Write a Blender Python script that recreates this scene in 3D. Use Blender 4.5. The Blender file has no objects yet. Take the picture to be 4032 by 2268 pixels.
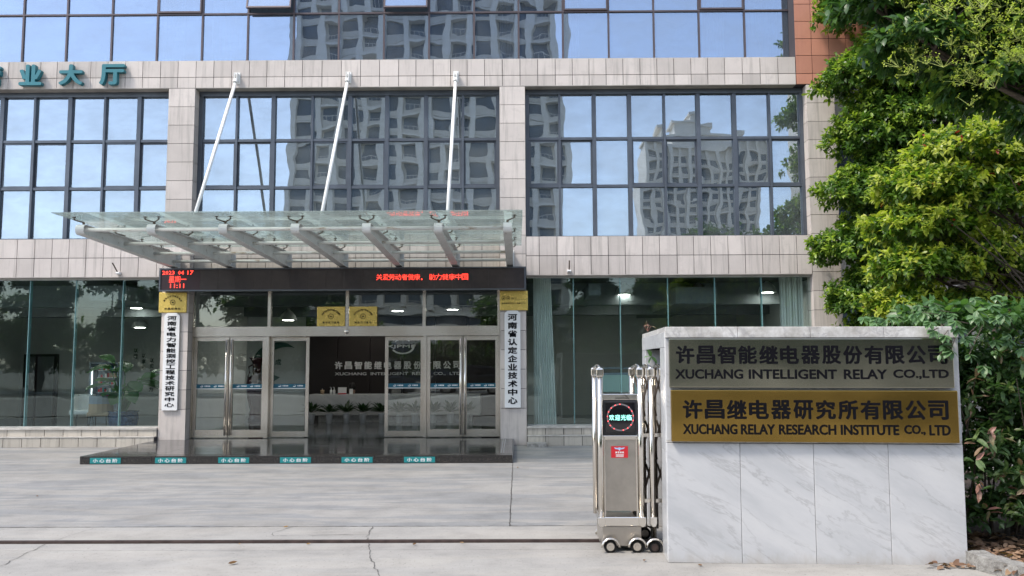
import bpy, math, random
import numpy as np
from mathutils import Matrix, Vector
random.seed(11); RNG = np.random.default_rng(5)
rad = math.radians
sc = bpy.context.scene
C = sc.collection

# ------------------------------------------------------------ camera, sky, sun, exposure
cd = bpy.data.cameras.new('camera'); cam = bpy.data.objects.new('camera', cd); C.objects.link(cam)
R = [[0.999967, -0.006584, 0.004704], [0.006974, 0.996053, -0.088487], [-0.004103, 0.088517, 0.996066]]
cam.matrix_world = Matrix([[R[0][0], R[0][2], -R[0][1], 0.0], [R[1][0], R[1][2], -R[1][1], 0.0],
                           [R[2][0], R[2][2], -R[2][1], 1.65], [0, 0, 0, 1]])
cd.sensor_width = 36; cd.lens = 3300 / 4032 * 36; cd.clip_end = 3000
sc.camera = cam
w = bpy.data.worlds.new("World"); sc.world = w; w.use_nodes = True
nt = w.node_tree
bg = nt.nodes['Background']
sky = nt.nodes.new('ShaderNodeTexSky'); sky.sky_type = 'NISHITA'; sky.sun_disc = False
SUN_EL, SUN_AZ = 56, -122          # azimuth clockwise from +Y
sky.sun_elevation = rad(SUN_EL); sky.sun_rotation = rad(SUN_AZ)
sky.air_density = 1.0; sky.dust_density = 1.3; sky.ozone_density = 1.5
hs = nt.nodes.new('ShaderNodeHueSaturation'); hs.inputs['Saturation'].default_value = .62      # hazy, washed out sky
nt.links.new(sky.outputs[0], hs.inputs['Color']); nt.links.new(hs.outputs[0], bg.inputs[0]); bg.inputs[1].default_value = 0.15
sl = bpy.data.lights.new('sun', 'SUN'); so = bpy.data.objects.new('sun', sl); C.objects.link(so)
sl.energy = 1.5; sl.angle = rad(10); sl.color = (1, .91, .79)
sd = Vector((math.sin(rad(SUN_AZ)) * math.cos(rad(SUN_EL)), math.cos(rad(SUN_AZ)) * math.cos(rad(SUN_EL)), math.sin(rad(SUN_EL))))
so.rotation_euler = sd.to_track_quat('Z', 'Y').to_euler(); so.location = (-20, 0, 40)
sc.view_settings.view_transform = 'Standard'; sc.view_settings.look = 'None'
sc.view_settings.exposure = 1.32; sc.view_settings.gamma = 1; sc.view_settings.use_curve_mapping = False
cy = sc.cycles
cy.max_bounces = 8; cy.diffuse_bounces = 3; cy.glossy_bounces = 5; cy.transmission_bounces = 4; cy.transparent_max_bounces = 14
cy.caustics_reflective = False; cy.caustics_refractive = False
cy.use_denoising = True

# ------------------------------------------------------------ materials
class NT:
    def __init__(s, name):
        s.m = bpy.data.materials.new(name); s.m.use_nodes = True; s.t = s.m.node_tree
        s.b = s.t.nodes['Principled BSDF']; s.out = s.t.nodes['Material Output']
    def n(s, ty, **kw):
        nd = s.t.nodes.new(ty)
        for k, v in kw.items():
            if k in nd.inputs.keys() if isinstance(k, str) else False: nd.inputs[k].default_value = v
            else: setattr(nd, k, v)
        return nd
    def l(s, a, b): s.t.links.new(a, b)
    def coord(s, scale=(1, 1, 1), rot=(0, 0, 0), obj=False):
        if obj: src = s.n('ShaderNodeTexCoord').outputs['Object']
        else: src = s.n('ShaderNodeNewGeometry').outputs['Position']
        mp = s.n('ShaderNodeMapping'); mp.inputs['Scale'].default_value = scale; mp.inputs['Rotation'].default_value = rot
        s.l(src, mp.inputs[0]); return mp.outputs[0]
    def noise(s, vec, scale, detail=4, rough=.55, dist=0):
        nd = s.n('ShaderNodeTexNoise'); nd.inputs['Scale'].default_value = scale; nd.inputs['Detail'].default_value = detail
        nd.inputs['Roughness'].default_value = rough; nd.inputs['Distortion'].default_value = dist; s.l(vec, nd.inputs['Vector']); return nd.outputs[0]
    def ramp(s, fac, stops):
        r = s.n('ShaderNodeValToRGB'); e = r.color_ramp.elements
        while len(e) < len(stops): e.new(.5)
        for i, (p, c) in enumerate(stops):
            e[i].position = p; e[i].color = (*c, 1) if isinstance(c, tuple) else (c, c, c, 1)
        s.l(fac, r.inputs[0]); return r.outputs[0]
    def mix(s, fac, a, b, mode='MIX'):
        m = s.n('ShaderNodeMix'); m.data_type = 'RGBA'; m.blend_type = mode
        for i, v in ((0, fac), (6, a), (7, b)):
            if isinstance(v, (int, float)): m.inputs[i].default_value = v if i == 0 else (v, v, v, 1)
            elif isinstance(v, tuple): m.inputs[i].default_value = (*v, 1)
            else: s.l(v, m.inputs[i])
        return m.outputs[2]
    def math(s, op, a, b=0.0):
        m = s.n('ShaderNodeMath'); m.operation = op
        for i, v in ((0, a), (1, b)):
            if isinstance(v, (int, float)): m.inputs[i].default_value = v
            else: s.l(v, m.inputs[i])
        return m.outputs[0]
    def bump(s, h, dist=.002, strength=1.0):
        b = s.n('ShaderNodeBump'); b.inputs['Distance'].default_value = dist; b.inputs['Strength'].default_value = strength
        s.l(h, b.inputs['Height']); return b.outputs[0]
    def col(s, c):
        if isinstance(c, tuple): s.b.inputs['Base Color'].default_value = (*c, 1)
        else: s.l(c, s.b.inputs['Base Color'])
    def set(s, rough=None, metal=None, spec=None, normal=None):
        for k, v in (('Roughness', rough), ('Metallic', metal), ('Specular IOR Level', spec), ('Normal', normal)):
            if v is None: continue
            if isinstance(v, (int, float)): s.b.inputs[k].default_value = v
            else: s.l(v, s.b.inputs[k])
        return s.m

def plain(name, c, rough=.6, metal=0, var=.12, scale=3, bump=0, spec=.5):
    k = NT(name); v = k.coord(); f = k.noise(v, scale, 5)
    lo = tuple(max(0, x * (1 - var)) for x in c); hi = tuple(min(1, x * (1 + var)) for x in c)
    k.col(k.ramp(f, [(.3, lo), (.7, hi)]))
    return k.set(rough=rough, metal=metal, spec=spec, normal=k.bump(k.noise(v, scale * 9, 4), bump) if bump else None)

def stone(name, c, dirt_haze, streak=.5):
    k = NT(name); v = k.coord(); oi = k.n('ShaderNodeObjectInfo').outputs['Random']
    f = k.noise(v, 2.2, 5, .6); base = k.ramp(f, [(.3, tuple(x * .9 for x in c)), (.65, c), (.8, tuple(min(1, x * 1.06) for x in c))])
    r = k.ramp(oi, [(0, .84), (1, 1.08)]); base = k.mix(1.0, base, r, 'MULTIPLY')
    st = k.noise(k.coord((9, 9, .55)), 1.5, 5, .65); sm = k.ramp(st, [(.5, 0.0), (.78, streak)])
    base = k.mix(sm, base, dirt_haze)
    blot = k.ramp(k.noise(v, 5.5, 6, .7), [(.56, 0.0), (.74, streak * .75)]); base = k.mix(blot, base, tuple(x * .72 for x in c))
    sp = k.ramp(k.noise(v, 160, 2), [(.35, .93), (.65, 1.05)]); base = k.mix(1.0, base, sp, 'MULTIPLY')
    k.col(base); return k.set(rough=.62, spec=.35, normal=k.bump(k.noise(v, 60, 3), .0006))

def glass(name, refl, tint_t, tint_r=(1, 1, 1), wave=.006, wscale=1.3, fres=True, dirt_haze=0.0, rough=.0):
    k = NT(name); t = k.t; t.nodes.remove(k.b)
    tr = k.n('ShaderNodeBsdfTransparent'); tr.inputs[0].default_value = (*tint_t, 1)
    gl = k.n('ShaderNodeBsdfGlossy'); gl.inputs['Color'].default_value = (*tint_r, 1); gl.inputs['Roughness'].default_value = rough
    if wave:
        v = k.coord((1, 1, 1.25)); oi = k.n('ShaderNodeObjectInfo').outputs['Random']
        ad = k.n('ShaderNodeVectorMath'); ad.operation = 'ADD'; k.l(v, ad.inputs[0])
        cb = k.n('ShaderNodeCombineXYZ'); k.l(k.math('MULTIPLY', oi, 37.0), cb.inputs[1]); k.l(cb.outputs[0], ad.inputs[1])
        k.l(k.bump(k.noise(ad.outputs[0], wscale, 1.5, .4), wave), gl.inputs['Normal'])
    mx = k.n('ShaderNodeMixShader')
    if fres:
        fr = k.n('ShaderNodeLayerWeight'); fr.inputs['Blend'].default_value = .5
        fac = k.math('ADD', k.math('MULTIPLY', k.math('POWER', fr.outputs['Facing'], 5.0), .95 - refl), refl + .045)
        fac = k.math('MINIMUM', fac, .98); k.l(fac, mx.inputs[0])
    else: mx.inputs[0].default_value = refl
    k.l(tr.outputs[0], mx.inputs[1]); k.l(gl.outputs[0], mx.inputs[2]); last = mx.outputs[0]
    if dirt_haze:
        df = k.n('ShaderNodeBsdfDiffuse'); df.inputs[0].default_value = (.46, .50, .49, 1)
        tl = k.n('ShaderNodeBsdfTranslucent'); tl.inputs[0].default_value = (.50, .55, .53, 1)
        ms = k.n('ShaderNodeMixShader'); ms.inputs[0].default_value = .5; k.l(df.outputs[0], ms.inputs[1]); k.l(tl.outputs[0], ms.inputs[2])
        m2 = k.n('ShaderNodeMixShader'); d = k.ramp(k.noise(k.coord((.5, 1.6, 1)), 2.4, 6, .65), [(.3, dirt_haze * .4), (.72, dirt_haze * 1.5)])
        k.l(d, m2.inputs[0]); k.l(last, m2.inputs[1]); k.l(ms.outputs[0], m2.inputs[2]); last = m2.outputs[0]
    k.l(last, k.out.inputs[0]); return k.m

def emit(name, c, s):
    k = NT(name); k.col(tuple(x * .3 for x in c)); k.b.inputs['Emission Color'].default_value = (*c, 1); k.b.inputs['Emission Strength'].default_value = s
    return k.set(rough=.5)

def metalm(name, c, rough=.25, stain=.3, scale=3, aniso=(1, 1, 1), wave=.0015, metal=1.0, rv=.35):
    k = NT(name); v = k.coord(aniso); f = k.noise(v, scale, 5, .6)
    k.col(k.ramp(f, [(.3, tuple(x * (1 - stain) for x in c)), (.62, c)]))
    rr = k.ramp(k.noise(v, scale * 2.3, 4), [(.3, rough * (1 - rv * .85)), (.7, min(1, rough * (1 + rv * 1.4)))])
    return k.set(rough=rr, metal=metal, normal=k.bump(k.noise(k.coord(), 2.2, 2), wave) if wave else None)

M = {}
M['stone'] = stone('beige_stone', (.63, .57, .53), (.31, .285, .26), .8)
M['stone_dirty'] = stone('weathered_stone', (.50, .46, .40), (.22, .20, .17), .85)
M['terracotta'] = stone('terracotta_tile', (.56, .255, .175), (.33, .15, .11), .35)
M['joint'] = plain('dark_joint', (.05, .045, .055), .9)
M['soffit'] = plain('render_coat', (.42, .39, .36), .85, var=.2)
M['frame'] = plain('grey_aluminium', (.095, .11, .135), .38, .35, .15)
M['frame_up'] = plain('brown_aluminium', (.10, .08, .085), .4, .3)
M['glass_up'] = glass('blue_glass', .36, (.55, .62, .70), (.60, .74, .96), .0028, 1.1, dirt_haze=.14)  # pane dust doubles as painted haze that pales the reflections
M['glass_mid'] = glass('window_glass', .36, (.66, .70, .72), (.70, .82, .96), .0026, 1.1, dirt_haze=.21)  # diffuse layer is dust plus painted haze, lifting the dark reflections
M['glass_clear'] = glass('shop_glass', .0, (.90, .955, .945), (.9, 1, .98), .0025, 1.2)
M['glass_door'] = glass('door_glass', .035, (.93, .96, .955), (.95, 1, .98), .002, 1.1)
M['glass_edge'] = plain('glass_fin_edge', (.16, .30, .31), .2)
M['glass_canopy'] = glass('canopy_glass', .05, (.86, .92, .90), (.9, 1, 1), .002, 1.5, dirt_haze=.36)
k = NT('stainless_steel'); v = k.coord(); k.col(k.ramp(k.noise(v, 1.4, 2, .4), [(.35, (.60, .545, .47)), (.65, (.74, .69, .62))])); M['steel'] = k.set(rough=.27, metal=.88)
M['steel_dull'] = metalm('brushed_steel_panel', (.52, .48, .43), .36, .16, 9, wave=0, rv=.15)
M['chrome'] = metalm('polished_steel', (.76, .72, .66), .12, .12, 5, wave=.001, rv=.2)
k = NT('cream_painted_steel'); v = k.coord(); b_ = k.ramp(k.noise(v, 4, 5), [(.3, (.66, .65, .61)), (.7, (.78, .77, .73))])
ru = k.ramp(k.noise(k.coord((1.2, 4, 4)), 2.6, 7, .72), [(.56, 0.0), (.66, .8)]); b_ = k.mix(ru, b_, (.30, .17, .075)); k.col(b_); M['pipe'] = k.set(rough=.5)
k = NT('weathered_white_steel'); v = k.coord(); b_ = k.ramp(k.noise(v, 3, 6), [(.3, (.62, .62, .61)), (.7, (.76, .76, .75))])
ru = k.ramp(k.noise(k.coord((3, 1, 1)), 6, 7, .7), [(.60, 0.0), (.72, .7)]); b_ = k.mix(ru, b_, (.22, .17, .13)); k.col(b_); M['beam'] = k.set(rough=.55)
M['rodwhite'] = plain('white_rod_paint', (.82, .82, .80), .4)
M['spider'] = plain('aged_fitting', (.13, .10, .08), .5, .5)
M['black_gloss'] = plain('black_lettering', (.004, .004, .006), .6, spec=.12)
M['white'] = plain('white_paint', (.80, .80, .80), .45, var=.04)
M['white_print'] = plain('white_print', (.85, .85, .85), .5, var=.02)
M['teal'] = plain('teal_letter_paint', (.022, .165, .20), .42, var=.12)
M['teal_sticker'] = plain('teal_vinyl', (.010, .22, .23), .35, var=.08)
M['blue_strip'] = plain('blue_vinyl', (.004, .095, .15), .4, var=.1)
M['brass'] = metalm('polished_brass', (.80, .58, .15), .26, .08, 3, wave=0, metal=.4, rv=.1)
M['plaque_steel'] = metalm('brushed_steel_plaque', (.38, .37, .29), .19, .03, 3, (1, 1, 14), wave=0, rv=.03)
M['plaque_brass'] = metalm('brushed_brass_plaque', (.36, .235, .062), .18, .04, 3, (1, 1, 10), wave=0, rv=.03)
for kk in ('plaque_steel', 'plaque_brass'):      # fine vertical brush grain and a slightly buckled sheet
    nt2 = M[kk].node_tree; b2 = nt2.nodes['Principled BSDF']; tc = nt2.nodes.new('ShaderNodeTexCoord'); nz = nt2.nodes.new('ShaderNodeTexNoise'); nz.inputs['Scale'].default_value = 1.6; nz.inputs['Detail'].default_value = 1
    bp = nt2.nodes.new('ShaderNodeBump'); bp.inputs['Distance'].default_value = .05; bp.inputs['Strength'].default_value = .5; nt2.links.new(tc.outputs['Object'], nz.inputs[0]); nt2.links.new(nz.outputs[0], bp.inputs['Height']); nt2.links.new(bp.outputs[0], b2.inputs['Normal'])
    for l_ in list(b2.inputs['Roughness'].links): nt2.links.remove(l_)
    b2.inputs['Roughness'].default_value = .21
M['red'] = plain('red_vinyl', (.55, .02, .03), .35)
M['led_dark'] = plain('led_panel', (.030, .021, .021), .45, var=.2, scale=9)
M['led_red'] = plain('led_panel_red_tint', (.028, .010, .014), .4)
M['black_plastic'] = plain('black_plastic', (.018, .019, .022), .35)
k = NT('led_glow'); v = k.coord()
wv = k.n('ShaderNodeTexWave'); wv.bands_direction = 'X'; wv.inputs['Scale'].default_value = 14; k.l(v, wv.inputs[0])
wz = k.n('ShaderNodeTexWave'); wz.bands_direction = 'Z'; wz.inputs['Scale'].default_value = 14; k.l(v, wz.inputs[0])
m_ = k.math('MULTIPLY', k.ramp(wv.outputs[1], [(.15, .3), (.5, 1.0)]), k.ramp(wz.outputs[1], [(.15, .3), (.5, 1.0)]))
k.col((.3, .02, .01)); k.b.inputs['Emission Color'].default_value = (1, .05, .03, 1); k.l(k.math('MULTIPLY', m_, 2.2), k.b.inputs['Emission Strength']); M['led_glow'] = k.set(rough=.5)
M['led_cyan'] = emit('led_cyan', (.35, 1, .85), .9)
M['led_dot'] = emit('led_red_dot', (1, .06, .06), 2.2)
M['lamp_glow'] = emit('lamp_glow', (1, .97, .88), 16)
M['tube_glow'] = emit('tube_glow', (.9, .97, 1), 2.5)
# polished dark granite
k = NT('polished_granite'); v = k.coord(); k.col(k.ramp(k.noise(v, 90, 3), [(.4, (.018, .018, .020)), (.6, (.045, .045, .048)), (.72, (.12, .115, .11))]))
M['granite'] = k.set(rough=k.ramp(k.noise(k.coord((1, 5, 1)), 2, 5), [(.3, .05), (.7, .16)]), spec=.75)
k = NT('granite_riser'); v = k.coord(); k.col(k.ramp(k.noise(v, 55, 4, .7), [(.42, (.012, .012, .014)), (.6, (.05, .045, .04)), (.75, (.16, .14, .12))])); M['granite_side'] = k.set(rough=.2)
# concrete paving
def concrete(name, c, smear, rough=.75):
    k = NT(name); v = k.coord(); f = k.noise(v, .55, 6, .6)
    b = k.ramp(f, [(.25, tuple(x * .86 for x in c)), (.6, c), (.8, tuple(x * 1.1 for x in c))])
    s1 = k.ramp(k.noise(k.coord((.5, 2.6, 1), (0, 0, rad(4))), 1.1, 7, .62, .8), [(.46, 0.0), (.54, smear)])
    b = k.mix(s1, b, (c[0] * .66, c[1] * .71, c[2] * .79))
    s2 = k.ramp(k.noise(k.coord((.9, 6, 1), (0, 0, rad(-9))), 1.6, 6, .65, .5), [(.57, 0.0), (.66, smear * .7)])
    b = k.mix(s2, b, tuple(min(1, x * 1.28) for x in c))
    rg = k.n('ShaderNodeTexWave'); rg.wave_type = 'RINGS'; rg.rings_direction = 'Z'; rg.inputs['Scale'].default_value = .13; rg.inputs['Distortion'].default_value = 2.0; rg.inputs['Detail'].default_value = 3
    mp = k.n('ShaderNodeMapping'); mp.inputs['Location'].default_value = (9, 3, 0); k.l(k.n('ShaderNodeNewGeometry').outputs['Position'], mp.inputs[0]); k.l(mp.outputs[0], rg.inputs[0])
    s3 = k.ramp(rg.outputs[1], [(.8, 0.0), (.95, smear * .4)]); b = k.mix(s3, b, tuple(x * .80 for x in c))
    pa = k.ramp(k.noise(v, 1.9, 7, .7), [(.3, .80), (.5, 1.0), (.7, 1.12)]); b = k.mix(1.0, b, pa, 'MULTIPLY')
    pit = k.ramp(k.noise(v, 42, 3), [(.28, .5), (.38, 1.0)]); b = k.mix(1.0, b, pit, 'MULTIPLY')
    gr = k.ramp(k.noise(v, 210, 2), [(.3, .88), (.7, 1.08)]); b = k.mix(1.0, b, gr, 'MULTIPLY')
    sp = k.ramp(k.noise(v, 7, 6, .75), [(.66, 0.0), (.72, .35)]); b = k.mix(sp, b, tuple(x * .50 for x in c)); oil = k.ramp(k.noise(v, 1.15, 5, .75), [(.68, 0.0), (.73, .30)]); b = k.mix(oil, b, tuple(x * .5 for x in c))
    k.col(b); return k.set(rough=rough, spec=.3, normal=k.bump(k.noise(v, 30, 6, .7), .004))
M['concrete'] = concrete('forecourt_concrete', (.285, .278, .265), .62)
M['concrete2'] = concrete('threshold_concrete', (.335, .322, .300), .22)
M['crack'] = plain('crack_shadow', (.11, .105, .10), .95)
k = NT('rough_kerb_concrete'); v = k.coord(); k.col(k.ramp(k.noise(v, 14, 8, .75), [(.3, (.16, .15, .14)), (.5, (.33, .32, .30)), (.7, (.46, .45, .43))])); M['kerb'] = k.set(rough=.9, normal=k.bump(k.noise(v, 22, 8, .8), .03))
M['soil'] = plain('soil', (.085, .06, .045), .95, var=.5, scale=12, bump=.03)
M['asphalt'] = plain('asphalt', (.055, .055, .058), .85, var=.25, scale=6, bump=.003)
M['rust'] = plain('rusty_rail', (.065, .045, .04), .6, .3, .4, 9)
# marble
k = NT('white_marble'); vr = k.coord((1, 1, 1), (0, rad(-31), 0), True); mp2 = k.n('ShaderNodeMapping'); mp2.inputs['Scale'].default_value = (.75, 1, 3.1); k.l(vr, mp2.inputs[0]); vv = mp2.outputs[0]
oi = k.n('ShaderNodeObjectInfo').outputs['Random']; cb = k.n('ShaderNodeCombineXYZ'); k.l(k.math('MULTIPLY', oi, 23.0), cb.inputs[0]); k.l(k.math('MULTIPLY', oi, 11.0), cb.inputs[2])
ad = k.n('ShaderNodeVectorMath'); ad.operation = 'ADD'; k.l(vv, ad.inputs[0]); k.l(cb.outputs[0], ad.inputs[1]); v = ad.outputs[0]
a = k.math('ABSOLUTE', k.math('SUBTRACT', k.noise(v, 2.1, 7, .62, .35), .5)); vein = k.ramp(a, [(0.0, 1.0), (.008, .6), (.028, 0.0)])
msk = k.ramp(k.noise(v, 1.7, 4), [(.40, 0.0), (.56, 1.0)]); vein = k.math('MULTIPLY', vein, msk)
a2 = k.math('ABSOLUTE', k.math('SUBTRACT', k.noise(v, 5.2, 5, .6, .2), .5)); v2 = k.math('MULTIPLY', k.ramp(a2, [(0.0, .45), (.02, 0.0)]), k.ramp(k.noise(v, 3.1, 3), [(.5, 0.0), (.66, 1.0)]))
cl = k.ramp(k.noise(v, 1.3, 6, .6), [(.3, (.44, .45, .465)), (.55, (.535, .54, .55)), (.75, (.59, .59, .59))])
cl = k.mix(k.math('MULTIPLY', vein, .62), cl, (.33, .325, .33)); cl = k.mix(v2, cl, (.45, .445, .45))
sz = k.n('ShaderNodeSeparateXYZ'); k.l(k.n('ShaderNodeNewGeometry').outputs['Position'], sz.inputs[0])
spl = k.math('ADD', sz.outputs[2], k.math('MULTIPLY', k.noise(k.coord((3, 3, 1.2)), 3, 6, .7), .30)); cl = k.mix(k.ramp(spl, [(.10, .55), (.24, 0.0)]), cl, (.36, .32, .27)); k.col(cl)
M['marble'] = k.set(rough=.24, spec=.5)
k = NT('stained_marble'); v = k.coord(); a = k.math('ABSOLUTE', k.math('SUBTRACT', k.noise(v, 3.2, 7, .65, .8), .5)); vein = k.ramp(a, [(0.0, .65), (.03, 0.0)])
cl = k.ramp(k.noise(v, 6, 7, .7), [(.35, (.38, .36, .33)), (.6, (.66, .65, .63)), (.75, (.76, .75, .74))]); k.col(k.mix(vein, cl, (.34, .33, .33))); M['marble_old'] = k.set(rough=.35)
M['dark_inside'] = plain('dark_recess', (.03, .03, .03), .9)
# leaves : colour is carried per leaf (young and old leaves) in the attribute "tint"
def leafm(name, rough=.36, trans=.38):
    k = NT(name); at = k.n('ShaderNodeAttribute'); at.attribute_name = 'tint'
    k.l(at.outputs['Color'], k.b.inputs['Base Color']); k.set(rough=rough, spec=.5)
    tl = k.n('ShaderNodeBsdfTranslucent'); c2 = k.mix(1.0, at.outputs['Color'], (1.5, 1.75, .75), 'MULTIPLY'); k.l(c2, tl.inputs[0])
    mx = k.n('ShaderNodeMixShader'); mx.inputs[0].default_value = trans; k.l(k.b.outputs[0], mx.inputs[1]); k.l(tl.outputs[0], mx.inputs[2]); k.l(mx.outputs[0], k.out.inputs[0]); return k.m
M['leaf'] = leafm('tree_leaf'); M['leaf_dry'] = leafm('dry_leaf', .7, .15)
def leafobj(name, c1, c2, rough=.38):
    k = NT(name); oi = k.n('ShaderNodeObjectInfo').outputs['Random']; c = k.ramp(oi, [(0, c1), (1, c2)]); k.col(c); k.set(rough=rough)
    tl = k.n('ShaderNodeBsdfTranslucent'); k.l(k.mix(1.0, c, (1.4, 1.6, .8), 'MULTIPLY'), tl.inputs[0])
    mx = k.n('ShaderNodeMixShader'); mx.inputs[0].default_value = .3; k.l(k.b.outputs[0], mx.inputs[1]); k.l(tl.outputs[0], mx.inputs[2]); k.l(mx.outputs[0], k.out.inputs[0]); return k.m
M['leaf_creeper'] = leafobj('creeper_leaf', (.07, .15, .055), (.16, .27, .12))
M['leaf_photinia'] = leafobj('hedge_leaf', (.05, .11, .035), (.17, .24, .09))
M['leaf_bronze'] = leafobj('young_bronze_leaf', (.20, .17, .09), (.33, .16, .13))
M['leaf_banana'] = leafobj('broad_leaf', (.05, .16, .05), (.12, .28, .10), .35)
M['leaf_pot'] = leafobj('lobby_plant_leaf', (.012, .04, .014), (.03, .07, .02), .3)
M['leaf_brown'] = leafobj('fallen_leaf', (.16, .08, .04), (.34, .20, .10), .7)
M['bark'] = plain('bark', (.085, .065, .05), .9, var=.4, scale=14, bump=.01)
# interior
M['int_wall'] = plain('interior_wall', (.64, .66, .64), .8, var=.05)
M['int_ceiling'] = plain('dark_ceiling', (.05, .055, .06), .9)
M['int_duct'] = plain('ceiling_beam', (.16, .18, .19), .8)
M['int_dark'] = plain('dark_panelling', (.018, .011, .010), .5)
M['int_floor'] = plain('polished_floor', (.16, .165, .17), .09, var=.1)
M['upper_room'] = plain('office_wall', (.42, .44, .46), .9)
M['curtain'] = plain('pale_green_curtain', (.84, .86, .82), .9, var=.06)
M['curtain_w'] = plain('white_curtain', (.80, .82, .85), .9, var=.05)
M['porcelain'] = plain('blue_porcelain', (.03, .07, .16), .15, var=.6, scale=18)
M['vase'] = plain('dark_lacquer_vase', (.045, .015, .022), .12, var=.3)
M['tan'] = plain('tan_leather', (.42, .29, .18), .6); M['greyblue'] = plain('grey_blue_cloth', (.26, .31, .36), .8)
M['cloth_white'] = plain('cream_cloth', (.85, .85, .82), .8)
M['lampshade'] = plain('aluminium_lampshade', (.60, .62, .60), .45)
M['board'] = plain('frosted_partition', (.50, .66, .60), .6, var=.03)
M['leaf_emblem'] = plain('green_wall_emblem', (.01, .08, .065), .5)
M['skin'] = plain('skin', (.45, .28, .21), .6); M['hair'] = plain('black_hair', (.012, .010, .010), .5); M['uniform'] = plain('navy_uniform', (.02, .03, .07), .7)
M['tower'] = stone('tower_concrete', (.86, .80, .71), (.60, .56, .50), .4)
M['tower_glass'] = plain('tower_window', (.07, .095, .13), .25, var=.4, scale=.6)
M['tyre'] = plain('tyre_rubber', (.015, .015, .015), .7); M['carpaint'] = plain('black_car_paint', (.008, .009, .010), .12); M['carpaint2'] = plain('grey_car_paint', (.06, .065, .07), .15)
M['carglass'] = plain('car_glass', (.01, .012, .015), .05); M['van'] = plain('white_shed_panel', (.72, .73, .72), .5)

# ------------------------------------------------------------ mesh helpers
ORG = {}
def org(p): return ORG.get(p.name, Vector((0, 0, 0))) if p is not None else Vector((0, 0, 0))
def tag(o, label=None, cat=None, group=None, kind=None):
    if label: o['label'] = label
    if cat: o['category'] = cat
    if group: o['group'] = group
    if kind: o['kind'] = kind
    return o
def thing(name, label, cat, loc=(0, 0, 0), group=None, rot=(0, 0, 0), kind=None):
    o = bpy.data.objects.new(name, None); o.empty_display_size = .2; C.objects.link(o); o.location = loc; o.rotation_euler = rot
    ORG[o.name] = Vector(loc); return tag(o, label, cat, group, kind)
def link(name, me, parent=None, loc=None, rot=None, local=False):
    o = bpy.data.objects.new(name, me); C.objects.link(o)
    if parent is not None: o.parent = parent
    if loc is not None: o.location = Vector(loc) - (Vector((0, 0, 0)) if local else org(parent)); ORG[o.name] = Vector(loc)
    elif parent is not None: ORG[o.name] = org(parent)
    if rot: o.rotation_euler = rot
    return o
class MB:
    def __init__(s): s.v = []; s.f = []
    def add(s, vs, fs):
        n = len(s.v); s.v += [tuple(p) for p in vs]; s.f += [tuple(i + n for i in f) for f in fs]; return s
    def box(s, x0, x1, y0, y1, z0, z1):
        return s.add([(x0, y0, z0), (x1, y0, z0), (x1, y1, z0), (x0, y1, z0), (x0, y0, z1), (x1, y0, z1), (x1, y1, z1), (x0, y1, z1)],
                     [(3, 2, 1, 0), (4, 5, 6, 7), (0, 1, 5, 4), (1, 2, 6, 5), (2, 3, 7, 6), (3, 0, 4, 7)])
    def tube(s, pts, r, seg=8, caps=True):
        pts = [Vector(p) for p in pts]; rs = r if isinstance(r, (list, tuple)) else [r] * len(pts); rings = []
        for i, p in enumerate(pts):
            d = (pts[min(i + 1, len(pts) - 1)] - pts[max(i - 1, 0)]).normalized()
            up = Vector((0, 0, 1)) if abs(d.z) < .95 else Vector((1, 0, 0)); a = d.cross(up).normalized(); b = a.cross(d)
            rings.append([p + (a * math.cos(t) + b * math.sin(t)) * rs[i] for t in [2 * math.pi * j / seg for j in range(seg)]])
        vs = [q for rg in rings for q in rg]; fs = [(i * seg + j, i * seg + (j + 1) % seg, (i + 1) * seg + (j + 1) % seg, (i + 1) * seg + j) for i in range(len(pts) - 1) for j in range(seg)]
        if caps: fs += [tuple(range(seg))[::-1], tuple((len(pts) - 1) * seg + j for j in range(seg))]
        return s.add(vs, fs)
    def prism(s, poly, axis, a, b):
        n = len(poly)
        def P(u, v, t): return (t, u, v) if axis == 'x' else ((u, t, v) if axis == 'y' else (u, v, t))
        return s.add([P(u, v, a) for u, v in poly] + [P(u, v, b) for u, v in poly],
                     [tuple(range(n)), tuple(range(2 * n - 1, n - 1, -1))] + [(i, i + n, (i + 1) % n + n, (i + 1) % n) for i in range(n)])
    def lathe(s, prof, c=(0, 0, 0), seg=16):
        n = len(prof); vs = [(c[0] + r * math.cos(2 * math.pi * j / seg), c[1] + r * math.sin(2 * math.pi * j / seg), c[2] + z) for r, z in prof for j in range(seg)]
        return s.add(vs, [(i * seg + j, i * seg + (j + 1) % seg, (i + 1) * seg + (j + 1) % seg, (i + 1) * seg + j) for i in range(n - 1) for j in range(seg)] + [tuple(range(seg))[::-1], tuple((n - 1) * seg + j for j in range(seg))])
    def mesh(s, name, mat, off=None, smooth=False):
        me = bpy.data.meshes.new(name); vs = s.v if off is None else [(x - off[0], y - off[1], z - off[2]) for x, y, z in s.v]
        me.from_pydata(vs, [], s.f); me.materials.append(mat)
        if smooth:
            me.polygons.foreach_set('use_smooth', [True] * len(me.polygons))
        me.update(); return me
    def build(s, name, mat, parent=None, smooth=False, loc=None, rot=None):
        if loc is None:
            o = link(name, s.mesh(name, mat, org(parent) if parent is not None else None, smooth), parent); return o
        return link(name, s.mesh(name, mat, loc, smooth), parent, loc, rot)
def bevel(o, wd, seg=2):
    m = o.modifiers.new('bevel', 'BEVEL'); m.width = wd; m.segments = seg; m.limit_method = 'ANGLE'; return o
_bc = {}
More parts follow.
